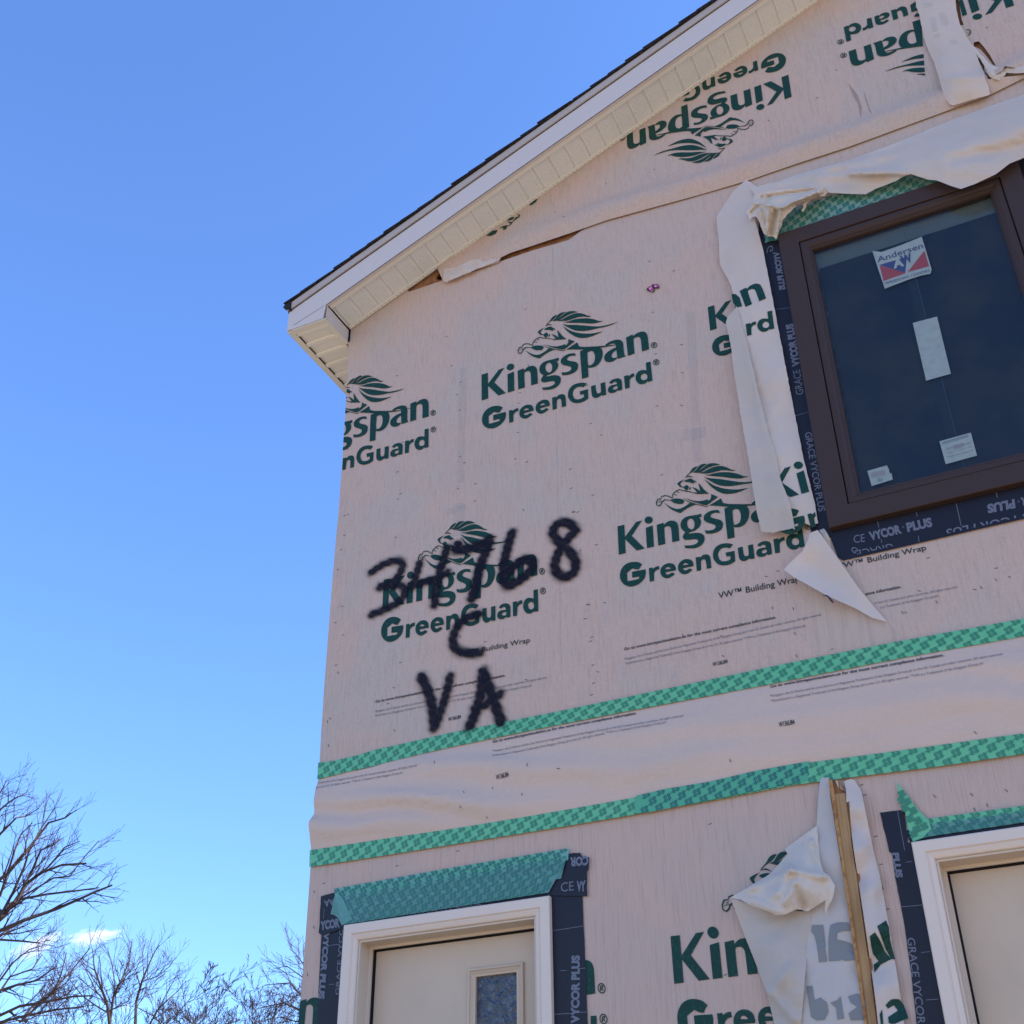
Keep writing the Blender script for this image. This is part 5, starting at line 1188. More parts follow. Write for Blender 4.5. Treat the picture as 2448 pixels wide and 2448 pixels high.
for ci, strokes in enumerate(PAINT):
    lines = []
    for pts, w in strokes:
        q = np.array([P(*p) for p in vg(cr(pts))]); lines.append((q, w / 2.927 * .00185 / 2 * 1.52))
    allp = np.concatenate([l[0] for l in lines]); x0, z0 = allp.min(0) - .05; x1, z1 = allp.max(0) + .05
    st = .0055; gx = np.arange(x0, x1, st); gz = np.arange(z0, z1, st)
    X, Z = np.meshgrid(gx, gz); G = np.stack([X.ravel(), Z.ravel()], 1)
    dens = np.zeros(len(G))
    for q, hw in lines:
        a = q[:-1]; b = q[1:]; ab = b - a; L2 = (ab ** 2).sum(1) + 1e-12
        best = np.full(len(G), 9.0); tb_ = np.zeros(len(G))
        for i in range(len(a)):
            t = np.clip(((G - a[i]) @ ab[i]) / L2[i], 0, 1); d = np.hypot(*(G - a[i] - t[:, None] * ab[i]).T)
            m_ = d < best; best[m_] = d[m_]; tb_[m_] = (i + t[m_]) / len(a)
        core = 1 / (1 + np.exp((best - hw * .92) / .0056)); halo = .30 * np.exp(-(np.maximum(0, best - hw) / .014) ** 1.2)
        dens = np.maximum(dens, np.minimum(1, core * (.95 + .05 * np.sin(G[:, 0] * 61 + 3 * np.sin(G[:, 1] * 47))) + halo * (best > hw * .5) * (1 + .5 * np.sin(G[:, 0] * 90 + G[:, 1] * 130))))
    # drifted spray towards the lower right
    keep = dens > .018
    idx = -np.ones(len(G), int); idx[keep] = np.arange(keep.sum())
    nx_ = len(gx); V = [(x, D - h_paint(x, z) - ci * .0002, z) for x, z in G[keep]]
    Fs = []
    for j in range(len(gz) - 1):
        for i in range(nx_ - 1):
            q = [idx[j * nx_ + i], idx[j * nx_ + i + 1], idx[(j + 1) * nx_ + i + 1], idx[(j + 1) * nx_ + i]]
            if min(q) >= 0: Fs.append(tuple(int(k) for k in q))
    o = mesh_obj('spray_paint_mark', V, Fs, M['paint'], house)
    at = o.data.attributes.new('coverage', 'FLOAT', 'POINT'); dd = dens[keep].copy(); dd[dd < .03] = 0
    at.data.foreach_set('value', dd.astype(np.float32))

# ------------------------------------------------------------------ butterfly on the wrap
bf = thing('butterfly', 'small pink butterfly with dark wing edges resting on the wrap above the print', 'butterfly', (*[(a, b) for a, b in [P(1553, 690)]][0][:1], D - .01, P(1553, 690)[1]))
vb = view(1500, 640, 13.8)
def wing(outline, inner, name):
    mb = MB()
    mb.prism([P3(*q, .012) for q in vb(outline)], (0, 0, 0), (0, .0012, 0), 0)
    for k, (l, mi) in enumerate(inner): mb.prism([P3(*q, .0135 + .0003 * k) for q in vb(l)], (0, 0, 0), (0, .0012, 0), mi)
    return mb.build(name, [M['pinkdark'], M['pink'], M['pinkpale']], bf)
wing([(620, 725), (650, 670), (690, 655), (730, 605), (800, 600), (860, 650), (885, 700), (880, 780), (845, 812), (760, 790), (690, 770), (660, 735)],
     [([(690, 700), (740, 615), (800, 615), (840, 660), (800, 740), (740, 750)], 1), ([(760, 650), (790, 640), (740, 710), (715, 705)], 2), ([(790, 755), (815, 740), (830, 785), (800, 780)], 2), ([(845, 690), (865, 710), (855, 760), (838, 740)], 1)], 'wing')
wing([(800, 575), (835, 540), (900, 538), (970, 540), (1010, 560), (1050, 640), (1030, 685), (960, 675), (890, 655), (850, 610)],
     [([(860, 560), (930, 550), (985, 575), (1020, 640), (960, 640), (880, 610)], 1), ([(885, 600), (940, 605), (930, 640), (900, 630)], 2)], 'wing')
mb = MB(); mb.prism([P3(*q, .016) for q in vb([(800, 590), (820, 580), (900, 680), (885, 690)])], (0, 0, 0), (0, .003, 0)); mb.build('body', M['pinkdark'], bf)

# ------------------------------------------------------------------ roof, fascia, soffits
OV = .28; XL = -3.996; SL = .43; ZB = 7.085
cosr = 1 / math.hypot(1, SL); dirv = Vector((cosr, 0, SL * cosr)); nrm_ = Vector((-SL * cosr, 0, cosr))
def line_z(x, dz=0): return rake_z(x) + dz
FH = .192; DE = .062; SH = .033
YF = D - OV
# fascia board (left rake): a long parallelogram with the cut end
mb = MB()
fx0 = XL
poly = [(fx0, ZB), (-3.713, ZB), (-3.700, line_z(-3.700)), (XRIDGE, line_z(XRIDGE)), (XRIDGE, line_z(XRIDGE, FH)), (fx0, line_z(fx0, FH))]
mb.prism([(x, YF, z) for x, z in poly], (0, 0, 0), (0, .022, 0))
mb.build('rake_fascia', M['fascia'], house, label='left rake fascia')
mb = MB(); poly = [(2 * XRIDGE - x, z) for x, z in poly][::-1]
mb.prism([(x, YF, z) for x, z in poly], (0, 0, 0), (0, .022, 0)); mb.build('rake_fascia', M['fascia'], house, label='right rake fascia')
# overlapping joint line and thin groove on the eave end
mb = MB(); a = Vector((-3.945, YF - .002, line_z(-3.945) + .028)); b = Vector((-3.715, YF - .002, line_z(-3.715) + .010))
for sgn in (1,):
    mb.add([a, b, b + Vector((0, 0, .0022)), a + Vector((0, 0, .0022))], [(0, 1, 2, 3)])
mb.build('fascia_joint', M['black'], house)
for side in (1, -1):
    def mx(x): return x if side == 1 else 2 * XRIDGE - x
    mb = MB(); x0_, x1_ = fx0 - .008, XRIDGE
    pts = [(x0_, line_z(x0_, FH + .004)), (x1_, line_z(x1_, FH + .004)), (x1_, line_z(x1_, FH + DE)), (x0_, line_z(x0_, FH + DE))]
    pts = [(mx(x), z) for x, z in pts][::side]
    mb.prism([(x, YF - .012, z) for x, z in pts], (0, 0, 0), (0, .030, 0)); mb.build('drip_edge', M['drip'], house)
    mb = MB(); pts = [(x0_, line_z(x0_, FH - .004)), (x1_, line_z(x1_, FH - .004)), (x1_, line_z(x1_, FH + .006)), (x0_, line_z(x0_, FH + .006))]
    pts = [(mx(x), z) for x, z in pts][::side]
    mb.prism([(x, YF - .0015, z) for x, z in pts], (0, 0, 0), (0, .01, 0)); mb.build('drip_shadow', M['black'], house)  # black strip painted in as the shadow line under the drip edge
# roof deck
mb = MB()
for side in (1, -1):
    def mx(x): return x if side == 1 else 2 * XRIDGE - x
    x0_ = fx0 + .01
    pts = [(x0_, line_z(x0_, FH + .02)), (XRIDGE, line_z(XRIDGE, FH + .02)), (XRIDGE, line_z(XRIDGE, FH + DE - .004)), (x0_, line_z(x0_, FH + DE - .004))]
    pts = [(mx(x), z) for x, z in pts][::side]
    mb.prism([(x, YF + .03, z) for x, z in pts], (0, 0, 0), (0, 9.5, 0))
roof = mb.build('roof', M['osb'], house)
# shingle courses, each a stepped slab
expo = .138
Lr = (XRIDGE - fx0) / cosr
rr_ = random.Random(11)
nC = int(Lr / expo) + 1
for side in (1, -1):
    for k in range(nC):
        s0 = -.030 + k * expo; s1 = min(s0 + expo * 1.9, Lr + .02)
        jit = rr_.uniform(-.006, .006); th = .0075
        base = Vector((fx0, 0, line_z(fx0, FH + DE)))
        a = base + dirv * s0 + nrm_ * (.0185 + th); b = base + dirv * s1 + nrm_ * (.001 + th)
        a0 = a - nrm_ * th; b0 = b - nrm_ * th
        y0_ = YF - .026 + jit; y1_ = YF + 9.52
        prof = [a0, b0, b, a]
        vs = [(p.x if side == 1 else 2 * XRIDGE - p.x, y, p.z) for y in (y0_, y1_) for p in prof]
        mesh_obj('shingle_course', vs, [(0, 1, 2, 3), (7, 6, 5, 4), (0, 4, 5, 1), (1, 5, 6, 2), (2, 6, 7, 3), (3, 7, 4, 0)], M['shingle'], roof)
# underlay flap seen at the tip
mb = MB(); base = Vector((fx0, 0, line_z(fx0, FH + DE)))
for side in (1,):
    a = base + dirv * -.045; b = base + dirv * .02
    mb.prism([(a.x, YF - .02, a.z - .002), (b.x, YF - .02, b.z - .075), (b.x + .004, YF - .02, b.z - .060), (b.x, YF - .02, b.z + .01), (a.x + .01, YF - .02, a.z + .012)], (0, 0, 0), (0, .03, 0))
mb.build('starter_strip', M['shingle'], roof)
# rake soffit: double-four panels
pitch = .1125
xs0 = -3.690
soff = bpy.data.objects.new('rake_soffit', None); link(soff, house); soff.location = (xs0, D, line_z(xs0)); soff.matrix_parent_inverse = PINV['house']
PINV['rake_soffit'] = Matrix.Translation(-Vector(soff.location))
def panel_mesh(w, y0_, y1_, slope):
    """one vinyl panel: flat lands with two recessed grooves, running along Y"""
    prof = [(0, 0), (.004, .0042), (.017, .0042), (.021, -.0015), (.025, -.0015), (.029, 0), (w, 0)]
    V = []
    for y in (y0_, y1_):
        for a, b in prof: V.append((a, y, a * slope + b))
    n = len(prof); return V, [(i, i + n, i + n + 1, i + 1) for i in range(n - 1)]
pv, pf = panel_mesh(pitch, YF + .022, D + .012, SL)
pme = None
nP = int((XRIDGE - xs0) / pitch) + 1
for k in range(nP):
    w = min(pitch, XRIDGE - (xs0 + k * pitch))
    if w < .04: continue
    if pme is None:
        o = mesh_obj('soffit_panel', pv, pf, M['soffit_perf2'], soff); pme = o.data
    else:
        o = bpy.data.objects.new('soffit_panel', pme); link(o, soff)
    x = xs0 + k * pitch
    o.location = (x, 0, line_z(x, .012))
mvs = [(-a, y, z) for a, y, z in pv]; mme = None
for k in range(nP - 1):
    if mme is None:
        o = mesh_obj('soffit_panel', mvs, [tuple(reversed(f)) for f in pf], M['soffit_perf2'], soff); mme = o.data
    else:
        o = bpy.data.objects.new('soffit_panel', mme); link(o, soff)
    x = xs0 + k * pitch; o.location = (2 * XRIDGE - x, 0, line_z(x, .012))
for side in (1, -1):
    def mx(x): return x if side == 1 else 2 * XRIDGE - x
    for nm, ya, yb, dz0, dz1, m in (('wall_channel', D - .030, D - .001, -.002, .010, 'soffit'), ('fascia_return', YF + .0, YF + .052, .0005, .008, 'soffit')):
        mb = MB(); x0_ = -3.70 if nm == 'fascia_return' else xs0 + .01
        pts = [(x0_, line_z(x0_, dz0)), (XRIDGE, line_z(XRIDGE, dz0)), (XRIDGE, line_z(XRIDGE, dz1)), (x0_, line_z(x0_, dz1))]
        pts = [(mx(x), z) for x, z in pts][::side]
        mb.prism([(x, ya, z) for x, z in pts], (0, 0, 0), (0, yb - ya, 0)); mb.build(nm, M[m], soff)
    # nailing flange with slots against the wall
    mb = MB(); x0_ = xs0 + .02
    pts = [(x0_, line_z(x0_, -.011)), (XRIDGE, line_z(XRIDGE, -.011)), (XRIDGE, line_z(XRIDGE, -.002)), (x0_, line_z(x0_, -.002))]
    pts = [(mx(x), z) for x, z in pts][::side]
    mb.prism([(x, D - .016, z) for x, z in pts], (0, 0, 0), (0, .0035, 0)); mb.build('nailing_flange', M['soffit'], soff)
mb = MB(); x = xs0 + .05
while x < XRIDGE - .1:
    p = Vector((x, D - .0172, line_z(x, -.0072))); q = p + dirv * .018
    mb.add([p, q, q + Vector((0, 0, .0022)), p + Vector((0, 0, .0022))], [(0, 1, 2, 3)]); x += .0285
mb.build('nail_slots', M['black'], soff, kind='stuff')
# eave return box and the eave soffit running back along the side wall
mb = MB()
xr_ = -3.690
mb.add([(xr_, YF + .001, ZB), (xr_, D + .0, ZB), (xr_, D + .0, line_z(xr_, .004)), (xr_, YF + .001, line_z(xr_, .004))], [(0, 1, 2, 3)])
mb.add([(xr_ - .004, YF + .001, ZB), (xr_ - .004, D, ZB), (xr_ - .004, D, line_z(xr_)), (xr_ - .004, YF + .001, line_z(xr_))], [(3, 2, 1, 0)])
mb.build('return_end_cap', M['fascia'], house)
mb = MB(); mb.box(xr_ - .002, xr_ + .0035, YF + .012, D - .004, line_z(xr_, -.006), line_z(xr_, .002)); mb.box(xr_ + .0005, xr_ + .012, D - .010, D - .002, ZB + .005, line_z(xr_, -.002)); mb.build('sealant_line', M['black'], house)
mb = MB()
mb.box(XL - .004, XL + .018, YF + .0225, YF + 9.4, ZB - .002, line_z(XL, FH)); mb.build('eave_fascia', M['fascia'], house, label='eave fascia along the left side')
mb = MB()
mb.box(XL + .002, XL + .042, YF + .010, YF + 9.3, ZB - .008, ZB - .003); mb.box(XL + .042, xr_, YF + .004, YF + .045, ZB - .008, ZB - .003); mb.box(xr_ - .040, xr_ + .001, YF + .045, D - .001, ZB - .008, ZB - .003)
mb.box(XL + .042, XL + .048, YF + .05, YF + 9.2, ZB - .004, ZB + .001, 1)
mb.build('soffit_trim', [M['soffit'], M['black']], house)
pme = None; y = YF + .040
w = .119
prof = [(0, .004), (.006, -.008), (.034, -.009), (.040, .004), (w, .004)]
k = 0
while y < D + 8.8:
    if pme is None:
        V = []
        for x in (XL + .046, xr_ - .018):
            for a, b in prof: V.append((x, a, b))
        n = len(prof)
        o = mesh_obj('soffit_panel', V, [(i, i + 1, i + n + 1, i + n) for i in range(n - 1)], M['soffit_perf'], house); pme = o.data
    else:
        o = bpy.data.objects.new('soffit_panel', pme); link(o, house)
    o.location = (0, y, ZB); y += w; k += 1
    if k > 40: break
mb = MB(); mb.box(xr_ - .02, -3.61, D + .004, D + 9, ZB + .001, ZB + .004); mb.build('soffit_trim', M['soffit'], house)
mb = MB(); mb.box(2 * XRIDGE - xr_, 2 * XRIDGE - XL, YF + .03, D + 9, ZB, ZB + .006); mb.box(2 * XRIDGE - XL - .02, 2 * XRIDGE - XL, YF + .03, YF + 9.3, ZB - .002, line_z(XL, FH)); mb.build('eave_fascia', M['fascia'], house, label='eave fascia along the right side')
# wall above the side plate is closed by the deck; a black sheet stands in for the attic's darkness behind the vent
mb = MB(); mb.prism([(-3.4, D + .6, 6.9), (XR - .3, D + .6, 6.9), (XRIDGE, D + .6, 9.1), (-3.4, D + .6, 7.28)], (0, 0, 0), (0, .02, 0)); mb.build('attic_dark_sheet', M['black'], house)

# ------------------------------------------------------------------ bare trees
class Tree:
    def __init__(s, seed): s.r = random.Random(seed); s.b = MB(); s.t = MB(); s.nt = 0
    def tube(s, mb, pts, rad, n):
        V = []; Fs = []; prev = None
        for i, p in enumerate(pts):
            d = (pts[min(i + 1, len(pts) - 1)] - pts[max(i - 1, 0)]).normalized()
            u = d.cross(Vector((0.3, 1, 0.1))).normalized(); w = d.cross(u)
            for k in range(n):
                a = 2 * math.pi * k / n; q = p + (u * math.cos(a) + w * math.sin(a)) * rad[i]; V.append((q.x, q.y, q.z))
        for i in range(len(pts) - 1):
            for k in range(n): Fs.append((i * n + k, i * n + (k + 1) % n, (i + 1) * n + (k + 1) % n, (i + 1) * n + k))
        mb.add(V, Fs)
    def branch(s, p, d, L, r, lvl, maxl, up=.12, spread=.62, rmin=.003):
        R = s.r; n = max(3, min(8, int(L / .25))) if lvl < maxl else 3
        pts = [p]; rad = [r]; dd = d.copy()
        for i in range(n):
            dd = (dd + Vector((R.gauss(0, .085), R.gauss(0, .085), R.gauss(0, .07) + up * .22))).normalized()
            pts.append(pts[-1] + dd * (L / n)); rad.append(max(rmin, r * (1 - .78 * (i + 1) / n)))
        s.tube(s.b if lvl < maxl - 1 else s.t, pts, rad, 5 if lvl < 2 else (4 if lvl < maxl - 1 else 3))
        if lvl >= maxl: return
        s.sides(pts, rad, L, lvl, maxl, up, spread, rmin)
    def sides(s, pts, rad, L, lvl, maxl, up, spread, rmin, dens=None, start=.22):
        R = s.r; m = dens or {0: 6, 1: 5, 2: 5, 3: 5, 4: 4}.get(lvl, 4)
        for k in range(m):
            f = start + (1 - start) * (k + R.uniform(.1, .9)) / m; i = min(int(f * (len(pts) - 1)), len(pts) - 2); g = f * (len(pts) - 1) - i
            q = pts[i].lerp(pts[i + 1], g); dd = (pts[i + 1] - pts[i]).normalized()
            ax = dd.orthogonal().normalized(); ax.rotate(Matrix.Rotation(R.uniform(0, 2 * math.pi), 3, dd))
            nd = (dd + ax * R.uniform(spread * .7, spread * 1.35) + Vector((0, 0, up))).normalized()
            s.branch(q, nd, L * R.uniform(.36, .60) * (1.15 - .45 * f), max(rmin, rad[i] * .55), lvl + 1, maxl, up, spread, rmin)
    def build(s, name, loc, label, group='bare winter trees behind the house'):
        t = thing(name, label, 'tree', loc, group)
        a = s.b.build('trunk', M['bark'], t); b = s.t.build('twigs', M['twig'], t)
        return t, a, b
def joined(P_, built):
    """start a limb on the wood already grown, at the nearest lower point"""
    if built:
        c = min((q for q in built if q.z <= P_[0].z + .3), key=lambda q: (q - P_[0]).length, default=built[0])
        if (c - P_[0]).length > .02: P_.insert(0, c)
    for a, b in zip(P_, P_[1:]): built.extend([a, a.lerp(b, .33), a.lerp(b, .66)])
    built.append(P_[-1])
    return P_
# large near tree at the left edge: limbs follow the photograph
T = Tree(4); Y0 = 21.0
vt3 = view(0, 1800, 2.576)
base = Vector((-24.6, 21.5, 0.0)); fork = PD(-150, 2400, 21.3)
T.tube(T.b, [base, base + Vector((.1, 0, 2.2)), base.lerp(fork, .62) + Vector((.1, 0, .3)), fork], [.42, .33, .28, .22], 10)
built = [fork]
limbs = [([(-390, 1550), (-200, 1250), (0, 1020), (90, 920), (170, 800), (250, 740), (380, 690), (530, 680)], .075, 21.0), ([(-390, 1550), (-160, 1200), (0, 1095), (150, 1030), (350, 960), (500, 895), (600, 850), (690, 815)], .07, 20.6),
         ([(0, 1000), (30, 975), (130, 900), (290, 870), (500, 845), (610, 830)], .05, 21.4), ([(-200, 1000), (-30, 800), (50, 740), (150, 620), (230, 520), (300, 430), (400, 400), (440, 370)], .055, 21.6),
         ([(100, 910), (200, 720), (250, 600), (340, 560), (385, 525)], .04, 20.8), ([(170, 800), (300, 700), (400, 580), (490, 545)], .035, 21.2), ([(-150, 700), (0, 500), (60, 440), (100, 400), (160, 390), (240, 340)], .04, 22),
         ([(-150, 550), (0, 350), (60, 300), (110, 270), (170, 240)], .035, 21.5), ([(-100, 1180), (0, 1150), (150, 1160), (230, 1170), (310, 1150)], .035, 20.4), ([(-80, 1150), (0, 1120), (120, 1110), (260, 1080)], .03, 21.1), ([(-150, 420), (-30, 280), (10, 230), (40, 170)], .03, 21.8),
         ([(-120, 950), (0, 880), (60, 700), (90, 600), (130, 500), (200, 430)], .045, 22.2), ([(0, 1010), (80, 860), (150, 700), (180, 600), (250, 470), (330, 350)], .04, 20.7), ([(60, 930), (180, 860), (330, 770), (430, 760), (520, 640), (610, 540)], .032, 21.9)]
for pts, r, Y in limbs:
    P_ = joined([PD(*q, Y + .25 * math.sin(i * 1.7)) for i, q in enumerate(vt3(pts))], built)
    rad = [r * (1 - .72 * i / (len(P_) - 1)) for i in range(len(P_))]
    T.tube(T.b, P_, rad, 6)
    Ln = sum((P_[i + 1] - P_[i]).length for i in range(len(P_) - 1))
    T.sides(P_, rad, min(Ln, 2.0), 2, 4, .10, .55, .0042, dens=9, start=.2)
T.build('bare_tree', tuple(base), 'large bare tree whose limbs reach in from the left edge')
# second, paler, lower tree at the left
T = Tree(9); base = Vector((-31.0, 26.0, 0)); fork = PD(-120, 2520, 26)
T.tube(T.b, [base, base + Vector((0, 0, 3)), fork], [.4, .3, .18], 9)
built = [fork]
for pts, r, Y in [([(-330, 1850), (-50, 1480), (100, 1430), (230, 1400), (350, 1310)], .06, 26), ([(-330, 1850), (-50, 1640), (120, 1560), (300, 1530), (450, 1500), (570, 1495)], .06, 25.5), ([(-330, 1850), (-20, 1665), (150, 1620), (350, 1580), (520, 1562)], .06, 26.5),
                  ([(120, 1660), (280, 1520), (350, 1440), (450, 1330), (555, 1200)], .045, 25.8), ([(-100, 1500), (0, 1400), (80, 1290), (180, 1210), (290, 1180)], .04, 26.3), ([(-60, 1560), (60, 1380), (200, 1330), (260, 1240)], .04, 25.4), ([(200, 1560), (330, 1480), (380, 1350), (410, 1230)], .035, 26.4)]:
    P_ = joined([PD(*q, Y + .3 * math.sin(i * 2.1)) for i, q in enumerate(vt3(pts))], built)
    rad = [r * (1 - .7 * i / (len(P_) - 1)) for i in range(len(P_))]; T.tube(T.b, P_, rad, 6)
    Ln = sum((P_[i + 1] - P_[i]).length for i in range(len(P_) - 1))
    T.sides(P_, rad, min(Ln, 2.3), 2, 4, .12, .6, .005, dens=10, start=.15)
T.build('bare_tree', tuple(base), 'bare tree with pale low limbs at the bottom left corner')
def traced_tree(limbs, base_, Y, seed, label, r0, L, dens, maxl=4, rmin=.005):
    T = Tree(seed); base = Vector(base_); built = []
    for i, (pts, r, dy) in enumerate(limbs):
        P_ = joined([PD(*q, Y + dy + .3 * math.sin(k * 1.9 + i)) for k, q in enumerate(vt4(pts))], built); r = r * .58
        rad = [r * (1 - .8 * k / (len(P_) - 1)) for k in range(len(P_))]; T.tube(T.b, P_, rad, 6)
        Ln = sum((P_[k + 1] - P_[k]).length for k in range(len(P_) - 1))
        T.sides(P_, rad, min(Ln * .9, L), 2, maxl, .10, .6, rmin, dens=dens, start=.25)
    foot = PD(*vt4([limbs[0][0][0]])[0], Y)
    T.tube(T.b, [base, base + Vector((0, 0, base.z + foot.z * .5)), foot], [r0 * 1.6, r0 * 1.2, r0], 8)
    T.build('bare_tree', base_, label)
vt4 = view(0, 1770, 1.474)
f1 = PD(*vt4([(390, 1010)])[0], 33); f2 = PD(*vt4([(475, 1010)])[0], 37); f3 = PD(*vt4([(1100, 1000)])[0], 46)
traced_tree([([(388, 1015), (378, 930), (352, 860), (332, 800), (326, 735)], .10, 0), ([(386, 1000), (400, 900), (430, 840), (455, 780), (466, 700)], .10, .4), ([(378, 930), (340, 885), (305, 815), (312, 760)], .06, -.4), ([(395, 930), (405, 860), (395, 790), (380, 735)], .06, .7),
             ([(420, 860), (470, 800), (480, 740)], .05, 0), ([(380, 960), (330, 930), (290, 900), (250, 850), (235, 800)], .06, -.6), ([(392, 950), (450, 920), (480, 870)], .05, .3)],
            (f1.x, 33, 0), 33, 21, 'bare tree with upright forking stems, second from the left edge', .16, 2.6, 9)
traced_tree([([(476, 1015), (480, 920), (500, 850), (520, 800), (545, 745), (562, 722)], .10, 0), ([(500, 850), (555, 832), (600, 795), (612, 775)], .05, .3), ([(520, 1015), (555, 950), (590, 915), (625, 885), (655, 848)], .08, -.3), ([(495, 870), (478, 810), (500, 760), (512, 715)], .05, .5), ([(556, 950), (610, 945), (645, 920)], .04, .6), ([(482, 940), (520, 880), (570, 870), (590, 840)], .04, -.5)],
            (f2.x, 37, 0), 37, 35, 'bare tree with a spreading fork left of the open sky', .15, 2.6, 8)
traced_tree([([(1120, 1010), (1085, 965), (1045, 945), (1000, 925), (955, 935), (905, 945)], .12, 0), ([(1110, 960), (1060, 895), (1020, 855), (975, 858), (932, 862)], .10, .6), ([(1110, 880), (1060, 830), (1010, 795), (962, 805)], .08, -.5), ([(1110, 850), (1070, 790), (1040, 750), (1020, 735)], .08, .2), ([(1110, 990), (1040, 990), (990, 975), (930, 985)], .08, -.8), ([(1060, 895), (1030, 905), (990, 890), (950, 905)], .05, 1)],
            (f3.x, 46, 0), 46, 47, 'bare tree half hidden behind the house corner', .22, 3.0, 9, rmin=.008)
# trees farther off, grown to the height the photograph shows
def far_tree(px, pytop, Y, seed, label, lean=0, width=1.0, maxl=4, proto=None):
    top = PD(*vt3([(px, pytop)])[0], Y); H = top.z
    if proto is not None:
        H0, src = proto
        t = thing('bare_tree', label, 'tree', (top.x, Y, 0), 'bare winter trees behind the house')
        k = H / H0
        t.scale = (k * width, k * width, k); t.rotation_euler = (0, 0, seed * 1.3)
        for c in src:
            c2 = c.copy(); COL.objects.link(c2); c2.parent = t; c2.matrix_parent_inverse = Matrix.Identity(4)
            c2.location = (0, 0, 0)
        return None
    T = Tree(seed); R = T.r
    tr = [Vector((0, 0, 0)), Vector((.1, .1, H * .2)), Vector((-.05, .1, H * .38)), Vector((.1 + lean * .3, 0, H * .55))]
    T.tube(T.b, tr, [H * .017, H * .013, H * .011, H * .008], 8)
    nl = 7
    for k in range(nl):
        f = .30 + .25 * k / nl; i = 1 if f < .38 else 2
        q = tr[i].lerp(tr[min(i + 1, 3)], .5); a = k * 2.4 + R.uniform(-.4, .4)
        d = Vector((math.cos(a) * .75, math.sin(a) * .75, 1)).normalized()
        T.branch(q, d, H * R.uniform(.42, .58), H * .006, 1, maxl + 1, .10, .5, H * .00055)
    T.branch(tr[3], Vector((lean * .1, 0, 1)), H * .45, H * .007, 1, maxl + 1, .12, .5, H * .00055)
    t = thing('bare_tree', label, 'tree', (top.x, Y, 0), 'bare winter trees behind the house')
    # meshes are local to the trunk's foot, so copies can reuse them
    zmax = max(v[2] for v in T.t.v); k = H / zmax
    for mb in (T.b, T.t): mb.v = [(x * width, y * width, z * k) for x, y, z in mb.v]
    ch = []
    for nm, mb, m in (('trunk', T.b, M['bark']), ('twigs', T.t, M['twig'])):
        o = mb.build(nm, m); o.parent = t; ch.append(o)
    return (H, ch)
pC = far_tree(1290, 1405, 58, 47, 'low bushy bare tree in the middle of the tree line', width=1.25)
pA = far_tree(1130, 1430, 66, 21, 'faint bare tree right of the spreading fork', width=1.1)
far_tree(1410, 1400, 64, 3, 'distant round-crowned bare tree in the right half of the tree line', proto=pC)
far_tree(1590, 1500, 70, 4, 'lowest bare tree in the gap before the house', proto=pA)
far_tree(960, 1450, 60, 9, 'faint bare tree showing through the spreading fork', proto=pC)
far_tree(1500, 1500, 80, 10, 'farthest bare tree low on the skyline', proto=pC)
far_tree(1210, 1450, 62, 14, 'faint low bare tree just right of centre in the tree line', proto=pC)
far_tree(1340, 1480, 70, 15, 'faint low bare tree between two round crowns', proto=pA)
far_tree(1660, 1450, 66, 16, 'faint bare tree close to the house corner', proto=pC)
far_tree(480, 1400, 52, 7, 'faint bare tree behind the pale low limbs', proto=pA)
far_tree(1750, 1490, 74, 12, 'small faint bare tree against the house corner', proto=pA)

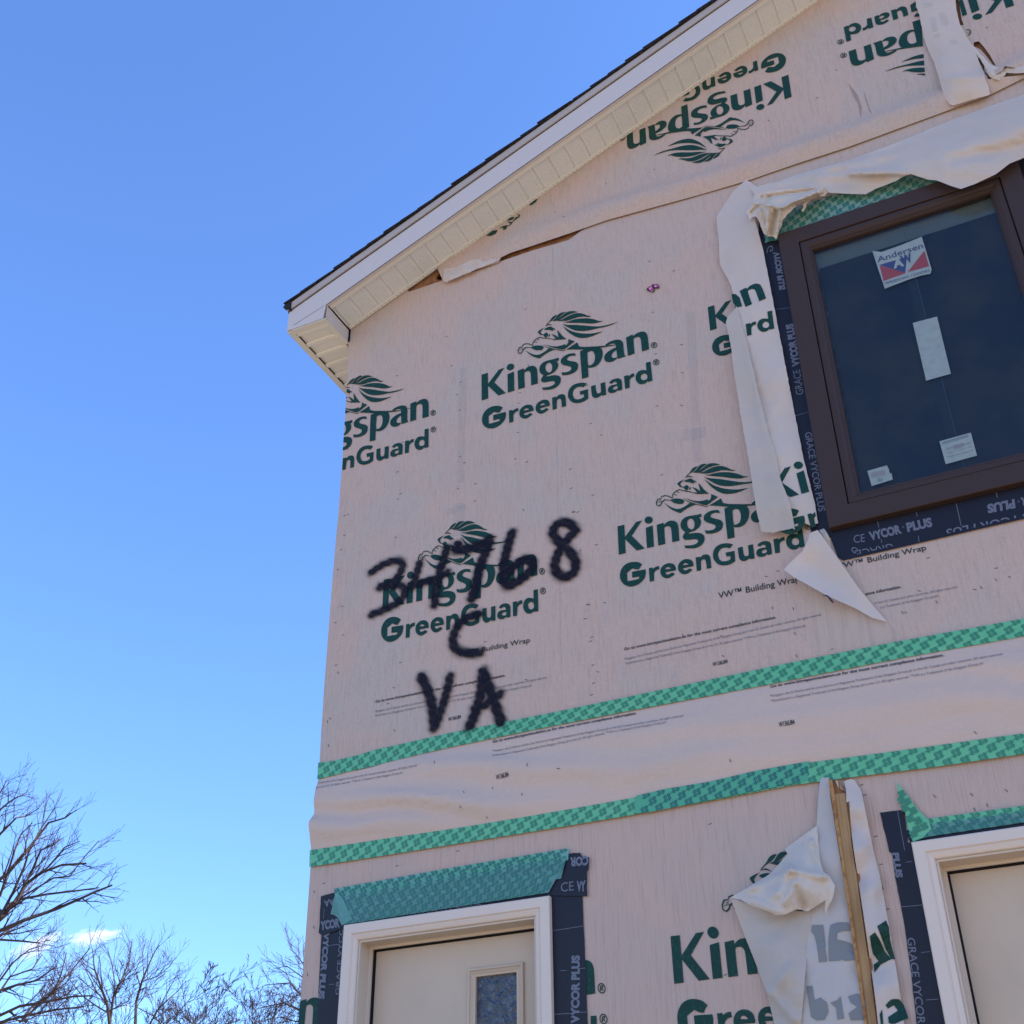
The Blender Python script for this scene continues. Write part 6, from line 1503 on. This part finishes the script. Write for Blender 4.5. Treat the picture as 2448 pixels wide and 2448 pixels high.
# ------------------------------------------------------------------ small clouds
def cloud_mat():
    m = bpy.data.materials.new('cloud_vapour'); m.use_nodes = True; nt = m.node_tree
    nt.nodes.remove(nt.nodes['Principled BSDF']); out = nt.nodes['Material Output']
    v = nt.nodes.new('ShaderNodeVolumePrincipled'); v.inputs['Color'].default_value = (1, 1, 1, 1); v.inputs['Anisotropy'].default_value = 0
    tc = nt.nodes.new('ShaderNodeTexCoord')
    ln = nt.nodes.new('ShaderNodeVectorMath'); ln.operation = 'LENGTH'; nt.links.new(tc.outputs['Object'], ln.inputs[0])
    n = nt.nodes.new('ShaderNodeTexNoise'); n.inputs['Scale'].default_value = 2.6; n.inputs['Detail'].default_value = 6; nt.links.new(tc.outputs['Object'], n.inputs['Vector'])
    a = nt.nodes.new('ShaderNodeMath'); a.operation = 'SUBTRACT'; a.inputs[0].default_value = .78; nt.links.new(ln.outputs['Value'], a.inputs[1])
    b = nt.nodes.new('ShaderNodeMath'); b.operation = 'MULTIPLY_ADD'; b.inputs[1].default_value = 1.9; b.inputs[2].default_value = -.98; nt.links.new(n.outputs['Fac'], b.inputs[0])
    c = nt.nodes.new('ShaderNodeMath'); c.operation = 'ADD'; nt.links.new(a.outputs[0], c.inputs[0]); nt.links.new(b.outputs[0], c.inputs[1])
    d = nt.nodes.new('ShaderNodeMath'); d.operation = 'MULTIPLY'; d.use_clamp = False; d.inputs[1].default_value = .22; nt.links.new(c.outputs[0], d.inputs[0])
    e = nt.nodes.new('ShaderNodeMath'); e.operation = 'MAXIMUM'; e.inputs[1].default_value = 0; nt.links.new(d.outputs[0], e.inputs[0])
    nt.links.new(e.outputs[0], v.inputs['Density']); nt.links.new(v.outputs[0], out.inputs['Volume'])
    return m
CM = cloud_mat()
bmc = bmesh.new(); bmesh.ops.create_icosphere(bmc, subdivisions=3, radius=1.0); cme = bpy.data.meshes.new('cloud'); bmc.to_mesh(cme); bmc.free(); cme.materials.append(CM)
for i, (px, py, rw, rh, rot, lab) in enumerate([(85, 2262, 62, 22, -30, 'small white cloud wisp behind the left tree limbs'), (222, 2240, 66, 19, -12, 'small ragged white cloud right of the left tree limbs'), (300, 2408, 16, 12, 0, 'tiny white cloud low between the bare crowns')]):
    Yc = 420.0; c = PD(px, py, Yc); k = (PD(px + 1, py, Yc) - c).length
    o = bpy.data.objects.new('cloud', cme); COL.objects.link(o); o.location = c
    vd = (c - Vector((0, 0, CAMZ))).normalized(); q = vd.to_track_quat('Y', 'Z').to_matrix() @ Matrix.Rotation(math.radians(rot), 3, 'Y')
    o.rotation_euler = q.to_euler(); o.scale = (rw * k, rw * k * .6, rh * k)
    o['label'] = lab; o['category'] = 'cloud'; o['group'] = 'small white clouds low in the sky'
